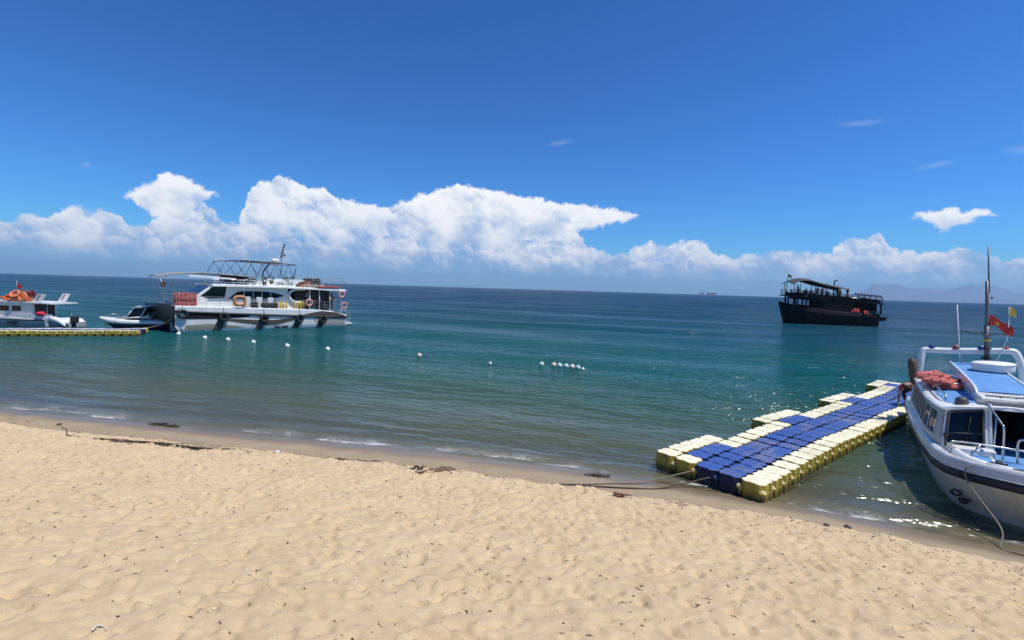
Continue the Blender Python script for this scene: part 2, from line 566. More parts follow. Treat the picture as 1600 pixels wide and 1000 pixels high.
sm = bpy.data.materials.new('sand')
sm.use_nodes = True
t = NT(sm.node_tree)
b = sm.node_tree.nodes['Principled BSDF']
pos = t.node('ShaderNodeNewGeometry').outputs['Position']
wet = t.node('ShaderNodeAttribute', attribute_name='wet').outputs['Fac']
land = t.node('ShaderNodeAttribute', attribute_name='landward').outputs['Fac']
n1 = t.noise(pos, 1.1, 4, 0.6)
n2 = t.noise(pos, 9.0, 4, 0.65)
n3 = t.noise(pos, 240.0, 2, 0.7)
dry_c = t.mix(t.range(n1, 0.3, 0.7), (0.558, 0.424, 0.255), (0.640, 0.496, 0.310))
dry_c = t.mix(t.range(n2, 0.35, 0.72, 0, 0.55), dry_c, (0.490, 0.362, 0.222))
dry_c = t.mix(t.range(n3, 0.40, 0.75, 0, 0.5), dry_c, (0.33, 0.24, 0.15))
damp_c = t.mix(t.range(n1, 0.3, 0.7), (0.285, 0.215, 0.140), (0.335, 0.258, 0.170))
soak_c = t.mix(t.range(n2, 0.3, 0.7), (0.165, 0.126, 0.082), (0.195, 0.150, 0.100))
wline = t.m('ADD', land, t.m('MULTIPLY', t.m('SUBTRACT', n1, 0.5), 0.55))
wet_c = t.mix(t.range(wline, 0.15, 0.75, 0, 1, True), soak_c, damp_c)
wet_c = t.mix(t.range(land, -1.6, -0.1, 1, 0, True), wet_c, (0.085, 0.075, 0.050))
t.put(b.inputs['Base Color'], t.mix(t.range(wet, 0.25, 0.9, 0, 1, True), dry_c, wet_c))
soaked = t.m('MULTIPLY', wet, t.range(wline, 0.15, 0.85, 1, 0, True))
t.put(b.inputs['Roughness'], t.range(soaked, 0, 1, 0.92, 0.30))
t.put(b.inputs['Specular IOR Level'], t.range(soaked, 0, 1, 0.12, 0.4))
grain = t.m('ADD', t.m('MULTIPLY', t.noise(pos, 30, 4, 0.7), 0.8), t.m('MULTIPLY', t.noise(pos, 150, 3, 0.7), 0.35))
bp = t.node('ShaderNodeBump', {'Height': grain, 'Strength': t.range(wet, 0.2, 0.9, 0.75, 0.08), 'Distance': 0.022})
t.put(b.inputs['Normal'], bp.outputs[0])
me.materials.append(sm)

# ------------------------------------------------------------------ sea
wx = grid_axis(-60, 60, 0.8, (-41000, 41000))
wy = np.concatenate([np.arange(-30, 0, 2.0), grid_axis(0, 60, 0.3, (-1, 33000))[1:]])
wy = np.unique(wy)
WX, WY = np.meshgrid(wx, wy)
WS = -shore_s(WX, WY)
me = bpy.data.meshes.new('sea_water')
verts = np.stack([WX, WY, np.zeros_like(WX)], -1).reshape(-1, 3)
idx = np.arange(WX.size).reshape(WX.shape)
quads = np.stack([idx[:-1, :-1], idx[:-1, 1:], idx[1:, 1:], idx[1:, :-1]], -1).reshape(-1, 4)
keep = (WS.reshape(-1)[quads] > -2.5).any(1)
me.from_pydata(verts.tolist(), [], quads[keep].tolist())
at = me.attributes.new('offshore', 'FLOAT', 'POINT')
at.data.foreach_set('value', WS.astype(np.float32).ravel())
sea = tag(link('sea_water', me), kind='structure')
wm = bpy.data.materials.new('sea_water')
wm.use_nodes = True
t = NT(wm.node_tree)
wm.node_tree.nodes.clear()
pos = t.node('ShaderNodeNewGeometry').outputs['Position']
off = t.node('ShaderNodeAttribute', attribute_name='offshore').outputs['Fac']
drift = t.noise(t.v('MULTIPLY', pos, (0.35, 1, 1)), 0.11, 3, 0.55)
offn = t.m('ADD', off, t.m('MULTIPLY', t.m('MULTIPLY', t.m('SUBTRACT', drift, 0.5), 1.1), off))
lg = t.m('DIVIDE', t.m('LOGARITHM', t.m('ADD', t.m('MAXIMUM', offn, 0.0), 1.0), 10.0), 3.0)     # 0 at the edge, 1 at a kilometre
body = t.ramp(lg, [(0.0, (0.165, 0.150, 0.085)), (0.20, (0.108, 0.128, 0.072)), (0.30, (0.045, 0.102, 0.070)), (0.40, (0.008, 0.080, 0.077)),
                   (0.48, (0.003, 0.064, 0.074)), (0.58, (0.002, 0.047, 0.070)), (0.72, (0.0015, 0.033, 0.064)), (1.0, (0.001, 0.025, 0.056))])
cloudy = t.ramp(lg, [(0.0, 0.03), (0.09, 0.16), (0.2, 0.46), (0.28, 0.68), (0.36, 0.92), (0.42, 1.0)])
# wind ripples and low swell, longest across the wind
rot = t.node('ShaderNodeMapping', {'Vector': pos, 'Rotation': (0, 0, 0.30)})
p_ = rot.outputs[0]
a1 = t.noise(t.v('MULTIPLY', p_, (0.45, 1.0, 1)), 4.2, 2, 0.6)
a2 = t.noise(t.v('MULTIPLY', p_, (0.34, 1.0, 1)), 0.95, 2, 0.55)
a3 = t.noise(t.v('MULTIPLY', p_, (0.30, 1.0, 1)), 0.20, 2.5, 0.5)
a4 = t.noise(t.v('MULTIPLY', p_, (0.25, 1.0, 1)), 0.055, 2, 0.55)
wind = t.range(t.noise(t.v('MULTIPLY', p_, (0.16, 1.0, 1)), 0.16, 5, 0.72), 0.34, 0.66, 0.45, 1.5)
gust = t.range(t.noise(t.v('MULTIPLY', p_, (0.3, 1.0, 1)), 0.07, 1.5, 0.6), 0.35, 0.68, 0.45, 1.35)
calm = t.range(off, 0.0, 12.0, 0.34, 1.0)
hgt = t.m('MULTIPLY', t.m('ADD', t.m('ADD', t.m('MULTIPLY', a1, 0.26), t.m('MULTIPLY', a2, 0.85)), t.m('ADD', t.m('MULTIPLY', a3, 0.60), t.m('MULTIPLY', a4, 2.2))), t.m('MULTIPLY', gust, calm))
lap = t.m('MULTIPLY', t.m('SINE', t.m('ADD', t.m('MULTIPLY', off, 6.0), t.m('MULTIPLY', a3, 22.0))), t.range(off, 0.1, 5.0, 0.026, 0.0))
hgt = t.m('ADD', hgt, lap)
bp = t.node('ShaderNodeBump', {'Height': hgt, 'Strength': 1.0, 'Distance': 1.0})
N = bp.outputs[0]
tr = t.node('ShaderNodeBsdfTransparent', {'Color': (0.90, 0.95, 0.90)})
df = t.node('ShaderNodeBsdfDiffuse', {'Color': body, 'Normal': N})
bodyS = t.node('ShaderNodeMixShader', {0: cloudy, 1: tr.outputs[0], 2: df.outputs[0]})
gl = t.node('ShaderNodeBsdfGlossy', {'Color': (1, 1, 1), 'Roughness': t.range(off, 3.0, 14.0, 0.17, 0.08), 'Normal': N})
fr = t.node('ShaderNodeFresnel', {'IOR': 1.33, 'Normal': N})
watS = t.node('ShaderNodeMixShader', {0: t.m('MINIMUM', t.m('MULTIPLY', fr.outputs[0], t.m('MULTIPLY', wind, 0.8)), t.m('MULTIPLY', wind, 0.40)), 1: bodyS.outputs[0], 2: gl.outputs[0]})
# foam where the wavelets run out on the sand
fo_n = t.noise(t.v('MULTIPLY', p_, (0.8, 1.5, 1)), 7.0, 3, 0.6)
fo_l = t.noise(pos, 0.42, 2, 0.5)
lace = t.range(t.m('SUBTRACT', 1.0, t.m('ABSOLUTE', t.m('SUBTRACT', t.m('MULTIPLY', fo_n, 2.0), 1.0))), 0.80, 0.97)
run = t.m('SUBTRACT', off, t.m('MULTIPLY', t.m('SUBTRACT', fo_l, 0.35), 0.9))
wash = t.m('MULTIPLY', t.range(run, -0.05, 0.10), t.range(run, 0.10, 0.60, 1, 0))
lip = t.m('SUBTRACT', 1.0, t.m('ABSOLUTE', t.m('DIVIDE', t.m('SUBTRACT', run, 0.08), 0.07)), clamp=True)
foam = t.m('MULTIPLY', t.m('ADD', t.m('MULTIPLY', lace, t.m('MULTIPLY', wash, 0.55)), t.m('MULTIPLY', lip, t.range(fo_n, 0.42, 0.58))), t.range(t.noise(pos, 0.55, 3, 0.6), 0.48, 0.64, 0, 0.8), clamp=True)
foS = t.node('ShaderNodeBsdfDiffuse', {'Color': (0.78, 0.77, 0.72)})
outS = t.node('ShaderNodeMixShader', {0: foam, 1: watS.outputs[0], 2: foS.outputs[0]})
t.node('ShaderNodeOutputMaterial', {0: outS.outputs[0]})
me.materials.append(wm)

# ------------------------------------------------------------------ far hills and the air in front of them
hill_m = mat('far_hill', (0.10, 0.135, 0.15), 0.95, var=0.35, vscale=0.0008)


def ridge(name, dist, prof, depth, seed):
    az = np.radians(np.arange(prof[0][0], prof[-1][0] + 0.01, 0.12))
    top = np.interp(np.degrees(az), [p[0] for p in prof], [p[1] for p in prof]) * dist
    top = top * (1 + 0.35 * fbm(np.degrees(az) * 1.1, az * 0, seed, 4))
    mb = MB()
    rings = []
    for k, (dd, zz) in enumerate(((-depth, -5), (-depth * .55, .42), (-depth * .25, .8), (0, 1), (depth * .4, .6), (depth, -5))):
        R = dist + dd + 0.10 * depth * fbm(np.degrees(az) * 2.3 + 9 * k, az * 0 + k, seed + 5, 3)
        zv = (top * zz * (1 + (0.25 * fbm(np.degrees(az) * 1.7 + 31 * k, az * 0, seed + 8, 3) if 0 < k < 3 else 0))) if zz > 0 else np.full_like(top, zz)
        rings.append([(float(r * math.sin(a)), float(r * math.cos(a)), float(z)) for r, a, z in zip(R, az, zv)])
    mb.loft(rings, closed=False, smooth=True)
    return tag(mb.build(name, hill_m), kind='structure')


ridge('far_hills', 29000, [(33.0, 0.000), (34.6, 0.006), (36.4, 0.023), (37.6, 0.026), (39.2, 0.021), (41, 0.018), (43.0, 0.026), (44.3, 0.026), (46, 0.016), (48, 0.012), (52, 0.016), (56, 0.006), (58, 0.0)], 3300, 91)

hz = MB().box((0, 16600, 418), (84000, 34000, 866))
haze = tag(hz.build('haze', None), kind='stuff')
haze.data.materials.clear()
hm = bpy.data.materials.new('haze_air')
hm.use_nodes = True
hm.node_tree.nodes.clear()
t = NT(hm.node_tree)
pv = t.node('ShaderNodeVolumePrincipled', {'Color': (0.46, 0.68, 0.98), 'Density': 5.5e-5, 'Anisotropy': 0.1})
ho = t.node('ShaderNodeOutputMaterial')
t.put(ho.inputs['Volume'], pv.outputs[0])
haze.data.materials.append(hm)

# ================================================================== FLOATING DOCKS
def float_material(name, top, side, algae):
    """Moulded plastic: bleached on the trodden top, its own colour on the flanks, slimed near the water."""
    m = bpy.data.materials.new(name)
    m.use_nodes = True
    t = NT(m.node_tree)
    b = m.node_tree.nodes['Principled BSDF']
    geo = t.node('ShaderNodeNewGeometry')
    pos, nrm = geo.outputs['Position'], geo.outputs['Normal']
    nz = t.node('ShaderNodeSeparateXYZ', {0: nrm}).outputs[2]
    pz = t.node('ShaderNodeSeparateXYZ', {0: pos}).outputs[2]
    rnd = t.node('ShaderNodeObjectInfo').outputs['Random']
    n1 = t.noise(pos, 5.0, 4, 0.65)
    n2 = t.noise(pos, 26.0, 4, 0.7)
    tc_ = t.mix(t.range(rnd, 0, 1, 0.0, 0.55), top, tuple(x * 0.72 for x in top))
    tc_ = t.mix(t.range(t.noise(pos, 2.2, 5, 0.7), 0.45, 0.72, 0, 0.60), tc_, tuple(x * 0.62 + 0.02 for x in top))
    tc_ = t.mix(t.range(n2, 0.58, 0.80, 0, 0.40), tc_, tuple(min(1, x * 1.25 + 0.05) for x in top))
    tc_ = t.mix(t.range(t.noise(pos, 1.1, 6, 0.75), 0.50, 0.74, 0, 0.45), tc_, (0.40, 0.33, 0.22))
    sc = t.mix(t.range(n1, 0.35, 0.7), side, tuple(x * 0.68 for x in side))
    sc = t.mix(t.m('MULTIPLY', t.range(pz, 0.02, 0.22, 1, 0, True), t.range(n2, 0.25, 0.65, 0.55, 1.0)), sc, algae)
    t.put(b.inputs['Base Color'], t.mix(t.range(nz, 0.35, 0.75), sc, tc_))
    t.put(b.inputs['Roughness'], t.range(n2, 0.3, 0.7, 0.42, 0.68))
    b.inputs['Specular IOR Level'].default_value = 0.35
    bp = t.node('ShaderNodeBump', {'Height': t.noise(pos, 60, 3, 0.6), 'Strength': 0.25, 'Distance': 0.004})
    t.put(b.inputs['Normal'], bp.outputs[0])
    return m


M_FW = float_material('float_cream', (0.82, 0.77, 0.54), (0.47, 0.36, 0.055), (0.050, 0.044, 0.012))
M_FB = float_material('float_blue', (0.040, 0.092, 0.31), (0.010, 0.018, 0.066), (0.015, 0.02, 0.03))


def float_mesh(name, material):
    """One 0.5 m float: wavy eight-cornered outline, fluted flanks, dished and chamfered top."""
    hw, cut = 0.2485, 0.098
    side = [(-hw + cut, 0.0), (-0.085, 0.0), (-0.062, 0.020), (0.062, 0.020), (0.085, 0.0), (hw - cut, 0.0)]
    out = []
    for k in range(4):
        c, s = math.cos(k * math.pi / 2), math.sin(k * math.pi / 2)
        for u, d in side:
            x, y = u, -hw + d
            out.append((x * c - y * s, x * s + y * c))
    rings = []
    for z, k in ((-0.05, 0.93), (-0.02, 0.985), (0.165, 0.985), (0.18, 0.965), (0.20, 0.965), (0.215, 0.985), (0.335, 0.985), (0.352, 0.972), (0.360, 0.945)):
        rings.append([(x * k, y * k, z) for x, y in out])
    mb = MB()
    mb.loft(rings, True, False)
    n = len(out)
    base = len(mb.v) - n
    mb.f.append(list(range(base, base + n)))
    mb.s.append(False)
    mb.f.append(list(reversed(range(0, n))))
    mb.s.append(False)
    # moulded raised ring and filler cap on the top
    mb.lathe([(0.03, 0.358), (0.03, 0.366), (0.012, 0.366)], 10, M=Matrix.Translation((0.0, 0.0, 0)), smooth=False)
    me = mb.mesh(name)
    me.materials.append(material)
    return me


def lug_mesh(name, material):
    """Corner ear with its connecting pin, standing out between two floats."""
    mb = MB()
    mb.lathe([(0.02, 0.155), (0.070, 0.155), (0.074, 0.170), (0.074, 0.200), (0.068, 0.212), (0.05, 0.212), (0.045, 0.236), (0.016, 0.238)], 12, smooth=False)
    mb.lathe([(0.034, 0.03), (0.038, 0.05), (0.034, 0.156)], 8, smooth=True)
    me = mb.mesh(name)
    me.materials.append(material)
    return me


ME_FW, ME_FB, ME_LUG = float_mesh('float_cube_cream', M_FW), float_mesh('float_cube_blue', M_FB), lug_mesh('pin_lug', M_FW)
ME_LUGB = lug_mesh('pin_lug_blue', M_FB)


def dock(label, origin, ang, plan, seed, bend=0.0):
    """plan: {(row, col): 'W' or 'B'}; rows run along the dock, columns across to its right."""
    r_ = random.Random(seed)
    root = thing('floating_dock', label, 'dock', (origin[0], origin[1], 0), ang)
    pt = 0.498
    wob = lambda r: bend * math.sin(r * 0.16 + 0.5) - bend * math.sin(0.5)
    heave = lambda r, c: 0.016 * math.sin(r * 0.55 + c * 0.4 + seed) + 0.010 * math.sin(r * 1.3 - c)
    for (r, c), k in sorted(plan.items()):
        o = link('float_cube', ME_FW if k == 'W' else ME_FB, root)
        o.location = ((r + 0.5) * pt, -(c + 0.5) * pt + wob(r), heave(r, c))
        o.rotation_euler = (r_.gauss(0, 0.010), r_.gauss(0, 0.010), r_.gauss(0, 0.006) + r_.choice((0, 1, 2, 3)) * math.pi / 2)
    nodes = {}
    for (r, c), k in plan.items():
        for i in (0, 1):
            for j in (0, 1):
                nodes.setdefault((r + i, c + j), []).append(k)
    for (r, c), ks in sorted(nodes.items()):
        if len(ks) < 4:
            o = link('connecting_pin', ME_LUG if 'W' in ks else ME_LUGB, root)
            ins = [(a - r + 0.5, b - c + 0.5) for a in (r - 1, r) for b in (c - 1, c) if (a, b) in plan]
            ox, oy = sum(i[0] for i in ins) / len(ins) * 0.11, sum(i[1] for i in ins) / len(ins) * 0.11
            o.location = (r * pt + ox, -c * pt - oy + wob(r - 0.5), heave(r - 0.5, c - 0.5))
    return root


plan = {}
LAST = 34
for r in range(LAST + 1):
    bump = None
    for a_, b_ in ((0, 4), (10, 14), (20, 24), (31, LAST)):
        if a_ <= r <= b_:
            bump = (a_, b_)
    if bump:
        plan[(r, 0)] = 'W'
        plan[(r, 1)] = 'W' if r in bump else 'B'
    else:
        plan[(r, 1)] = 'W'
    plan[(r, 2)] = plan[(r, 3)] = 'B'
    plan[(r, 4)] = 'W'
for c in range(5):
    plan[(LAST, c)] = 'W'
DOCK_A = math.radians(39.6)
DOCK_O = (3.41, 11.14)
dock('blue and cream floating dock of plastic cubes running out from the beach', DOCK_O, DOCK_A, plan, 2, 0.10)

plan = {}
for r in range(-6, 17):
    for c, k in enumerate('WBBW'):
        plan[(r, c)] = k
dock('far cream-edged floating dock in front of the small white boats', (-34.4, 32.4), math.radians(20), plan, 5, 0.06)


# ------------------------------------------------------------------ ropes
M_ROPE = mat('rope', (0.20, 0.17, 0.12), 0.9, var=0.3, vscale=30, bump=0.5, bscale=120)
M_ROPE_DARK = mat('wet_rope', (0.075, 0.062, 0.045), 0.85, var=0.3, vscale=30, bump=0.5, bscale=120)


def bez(pts, n=10):
    """Catmull-Rom through points."""
    P_ = [Vector(p) for p in pts]
    P_ = [P_[0] * 2 - P_[1]] + P_ + [P_[-1] * 2 - P_[-2]]
    out = []
    for i in range(1, len(P_) - 2):
        a, b, c, d = P_[i - 1:i + 3]
        for k in range(n):
            t_ = k / n
            out.append(0.5 * ((2 * b) + (c - a) * t_ + (2 * a - 5 * b + 4 * c - d) * t_ ** 2 + (3 * b - a - 3 * c + d) * t_ ** 3))
    out.append(P_[-2])
    return out


def on_sand(x, y, up=0.02):
    return (x, y, max(sand_z(x, y), 0.0) + up)


def dock_pt(r, c, z):
    pt = 0.498
    x, y = r * pt, -c * pt
    return (DOCK_O[0] + x * math.cos(DOCK_A) - y * math.sin(DOCK_A), DOCK_O[1] + x * math.sin(DOCK_A) + y * math.cos(DOCK_A), z)

# ================================================================== SHARED BOAT MATERIALS AND HELPERS
M_WHITE = mat('boat_white', (0.76, 0.76, 0.73), 0.28, var=0.05, vscale=2.5, dirt=(0.46, 0.42, 0.33), dirt_amt=0.35, dirt_scale=2.0, coat=0.25)
M_HULLW = mat('hull_white', (0.62, 0.60, 0.53), 0.32, var=0.07, vscale=2.0, dirt=(0.32, 0.28, 0.20), dirt_amt=0.5, dirt_scale=1.2, coat=0.2)
M_NAVY = mat('navy_rubber', (0.012, 0.014, 0.030), 0.55, var=0.3, vscale=6, bump=0.2, bscale=50)
M_BLACK = mat('black_plastic', (0.012, 0.012, 0.013), 0.5, var=0.3, vscale=8)
M_TYRE = mat('tyre_rubber', (0.018, 0.018, 0.018), 0.8, var=0.35, vscale=10, bump=0.5, bscale=60)
M_DECKBLUE = mat('blue_deck', (0.085, 0.245, 0.52), 0.62, var=0.14, vscale=3.0, dirt=(0.32, 0.36, 0.44), dirt_amt=0.4, dirt_scale=3, bump=0.3, bscale=90)
M_STEEL = mat('steel_tube', (0.55, 0.55, 0.54), 0.28, metal=1.0, var=0.1, vscale=10)
M_DULL = mat('dull_steel', (0.22, 0.22, 0.22), 0.5, metal=0.6, var=0.2, vscale=10)
M_GLASS = mat('dark_glass', (0.006, 0.009, 0.012), 0.05, spec=0.28)
M_SEAL = mat('window_rubber', (0.055, 0.057, 0.06), 0.6, var=0.2)
M_RED = mat('red_cloth', (0.55, 0.045, 0.035), 0.8, var=0.22, vscale=6, bump=0.5, bscale=30)
M_FADED = mat('faded_red', (0.46, 0.115, 0.095), 0.8, var=0.25, vscale=7, bump=0.5, bscale=26)
M_ORANGE = mat('orange_plastic', (0.75, 0.20, 0.05), 0.55, var=0.15, vscale=5)
M_YELLOW = mat('yellow_cloth', (0.68, 0.48, 0.06), 0.8, var=0.2)
M_GREY = mat('grey_paint', (0.30, 0.30, 0.31), 0.5, var=0.12, vscale=3)
M_DARKROOM = mat('dark_interior', (0.035, 0.035, 0.035), 0.8, var=0.3)
M_LETTER = mat('black_lettering', (0.02, 0.02, 0.022), 0.5)
M_BEACONB = mat('blue_beacon', (0.02, 0.06, 0.20), 0.2)
M_BEACONR = mat('red_beacon', (0.30, 0.03, 0.03), 0.2)


def slab(mb, q, th, M=None):
    """Quad (four corners) given thickness along its normal."""
    q = [Vector(p) for p in q]
    n = (q[1] - q[0]).cross(q[3] - q[0]).normalized() * th
    mb.loft([[tuple(p) for p in q], [tuple(p + n) for p in q]], True, True, False, M)
    return mb


def text_mesh(name, s, size, M, material, parent, shear=0.0, extrude=0.004):
    cu = bpy.data.curves.new(name, 'FONT')
    cu.body = s
    cu.size = size
    cu.shear = shear
    cu.extrude = extrude
    cu.align_x = 'CENTER'
    tmp = bpy.data.objects.new('tmp_text', cu)
    COL.objects.link(tmp)
    dg = bpy.context.evaluated_depsgraph_get()
    me = bpy.data.meshes.new_from_object(tmp.evaluated_get(dg))
    me.transform(M)
    me.materials.clear()
    me.materials.append(material)
    bpy.data.objects.remove(tmp)
    return link(name, me, parent)


def mirror_rows(rows):
    """Port curves (bow first) turned into full curves port stern > bow > starboard stern."""
    return [[p for p in reversed(r)] + [(u, -w, z) for u, w, z in r[1:]] for r in rows]


def sheet(mb, rows, smooth=True, M=None):
    return mb.loft(rows, closed=False, smooth=smooth, M=M)


def flag_mesh(mb, p, w, h, amp, M=None, nx=10, ny=5, droop=0.25):
    for side in (0, 0.006):
        g = [[(p[0] + w * i / nx, p[1] + amp * math.sin(i * 1.1 + j * 0.5) * i / nx + side, p[2] - h * j / ny - droop * w * (i / nx) ** 1.4 + 0.03 * math.sin(i * 0.9 + j)) for i in range(nx + 1)] for j in range(ny + 1)]
        mb.loft(g, closed=False, smooth=True, M=M)
    return mb


def life_jacket_mesh(name, material):
    mb = MB()
    mb.box((-0.13, 0.0, 0.06), (0.20, 0.52, 0.11), bev=0.035)
    mb.box((0.13, 0.02, 0.06), (0.20, 0.50, 0.11), bev=0.035)
    mb.box((0, 0.27, 0.055), (0.42, 0.13, 0.10), bev=0.035)
    mb.box((0, -0.08, 0.123), (0.46, 0.04, 0.014))
    mb.box((0, 0.10, 0.123), (0.46, 0.04, 0.014))
    me = mb.mesh(name)
    me.materials.append(material)
    return me


ME_JACKET = life_jacket_mesh('life_jacket', M_FADED)
ME_JACKET_O = life_jacket_mesh('life_jacket_orange', M_ORANGE)


def jacket(parent_mw, loc, rot, label, group, mesh=None):
    o = link('life_jacket', mesh or ME_JACKET)
    o.matrix_world = parent_mw @ Matrix.Translation(loc) @ Matrix.Rotation(rot[2], 4, 'Z') @ Matrix.Rotation(rot[0], 4, 'X') @ Matrix.Rotation(rot[1], 4, 'Y')
    return tag(o, label, 'life jacket', group)


def frame_of(root):
    return Matrix.Translation(root.location) @ root.rotation_euler.to_matrix().to_4x4()


# ================================================================== SPEEDBOAT BEACHED AT THE DOCK
SB = thing('speedboat', 'white cabin speedboat with blue decks, bow run up on the beach beside the dock', 'speedboat', (9.476, 8.524, 0.04), math.radians(54), rx=math.radians(-2.5))
G_ = [(-0.66, 0.0), (-0.60, 0.14), (-0.50, 0.30), (-0.32, 0.56), (-0.08, 0.86), (0.42, 1.16), (1.2, 1.29), (2.66, 1.38), (5.0, 1.43), (8.0, 1.40)]
L_ = [(-0.06, 0.0), (-0.03, 0.09), (0.03, 0.20), (0.12, 0.44), (0.30, 0.73), (0.68, 1.00), (1.5, 1.13), (2.66, 1.20), (5.0, 1.22), (8.0, 1.20)]
K_ = [(0.10, -0.15), (0.14, -0.2), (0.2, -0.26), (0.35, -0.32), (0.6, -0.37), (1.0, -0.42), (1.7, -0.45), (2.7, -0.46), (5.0, -0.46), (8.0, -0.46)]


def gl(k, z, inset=0.0):
    """Curve between the waterline (k=0) and gunwale (k=1)."""
    out = []
    for (ug, wg), (ul, wl) in zip(G_, L_):
        w = wl + (wg - wl) * k
        u = ul + (ug - ul) * k
        s = max(0.0, (w - inset) / w) if w > 1e-6 else 0
        out.append((u + inset * (1 - min(1, w / 1.1)) * 1.1, max(0.0, w - inset), z(ug) if callable(z) else z))
    return out


sheer = lambda base: (lambda u: base + 0.16 * max(0, (1.6 - u) / 2.2) ** 1.3)
rows = [[(u, 0.0, z) for u, z in K_], [(ul + 0.03, wl * 0.86, -0.16) for ul, wl in L_], gl(0, 0.0), gl(0.18, 0.16), gl(0.5, 0.36), gl(0.94, sheer(0.57))]
hull = sheet(MB(), mirror_rows(rows))
st = [(p[0], p[1], p[2]) for p in [r[-1] for r in rows]]
hull.add([*st, *[(u, -w, z) for u, w, z in reversed(st)]], [tuple(range(12))])
hull = hull.build('hull', M_HULLW, SB)
rr = mirror_rows([gl(0.95, sheer(0.565)), gl(1.02, sheer(0.575)), gl(1.045, sheer(0.63)), gl(1.045, sheer(0.68)), gl(1.02, sheer(0.725)), gl(0.95, sheer(0.735))])
sheet(MB(), rr).build('rub_rail', M_NAVY, SB)
sheet(MB(), mirror_rows([gl(0.97, sheer(0.735)), gl(1.03, sheer(0.738)), gl(1.03, sheer(0.758)), gl(0.97, sheer(0.762))])).build('rail_trim', M_WHITE, SB)
bul = sheet(MB(), mirror_rows([gl(0.97, sheer(0.76)), gl(0.95, sheer(0.84)), gl(0.93, sheer(0.92), 0.02), gl(0.93, sheer(0.945), 0.06), gl(0.93, sheer(0.93), 0.15), gl(0.93, sheer(0.84), 0.19), gl(0.93, sheer(0.80), 0.20)]))
bul.build('bulwark', M_GREY if False else mat('bulwark_white', (0.56, 0.56, 0.57), 0.3, var=0.06, vscale=2, dirt=(0.36, 0.34, 0.3), dirt_amt=0.35, coat=0.2), SB)
# foredeck and cabin sole
dk = gl(0.93, sheer(0.83), 0.19)
rows = [[(u, w * k, z + 0.02 * (1 - abs(k))) for k in (1, 0.5, 0, -0.5, -1)] for u, w, z in dk]
sheet(MB(), rows, False).build('foredeck', M_DECKBLUE, SB)
# white surrounds on the foredeck: coaming along the port side, hatch frame
cm = MB()
cm.tube([(0.02, 0.60, 1.00), (0.36, 0.82, 0.985), (0.85, 0.92, 0.97), (1.45, 0.97, 0.96)], [0.07, 0.085, 0.085, 0.08], 8)
cm.tube([(-0.28, 0.12, 1.02), (-0.16, 0.36, 1.02), (0.02, 0.60, 1.00)], [0.06, 0.07, 0.07], 8)
cm.build('coaming', M_WHITE, SB)
cm = MB()
cm.tube([(0.02, -0.60, 1.00), (0.36, -0.82, 0.985), (0.85, -0.92, 0.97), (1.45, -0.97, 0.96)], [0.07, 0.085, 0.085, 0.08], 8)
cm.tube([(-0.28, -0.12, 1.02), (-0.16, -0.36, 1.02), (0.02, -0.60, 1.00)], [0.06, 0.07, 0.07], 8)
cm.build('coaming', M_WHITE, SB)
for s in (1, -1):
    hm_ = MB().box((0.86, 0.56 * s, 0.885), (0.72, 0.44, 0.05), bev=0.02).build('deck_hatch', M_WHITE, SB)
    MB().box((0.86, 0.56 * s, 0.914), (0.58, 0.31, 0.012), bev=0.005).build('hatch_panel', M_DECKBLUE, hm_)
    MB().box((1.32, 0.62 * s, 0.925), (0.22, 0.66, 0.19), bev=0.03).build('cabin_step', M_WHITE, SB)
# cabin
CT = 1.72           # top of the cabin side


def side_w(u, z):
    """Half width of the cabin side at station u and height z."""
    base = float(np.interp(u, [1.5, 2.2, 3.2, 7.2], [1.16, 1.27, 1.34, 1.36]))
    return base - (z - 0.9) * 0.15


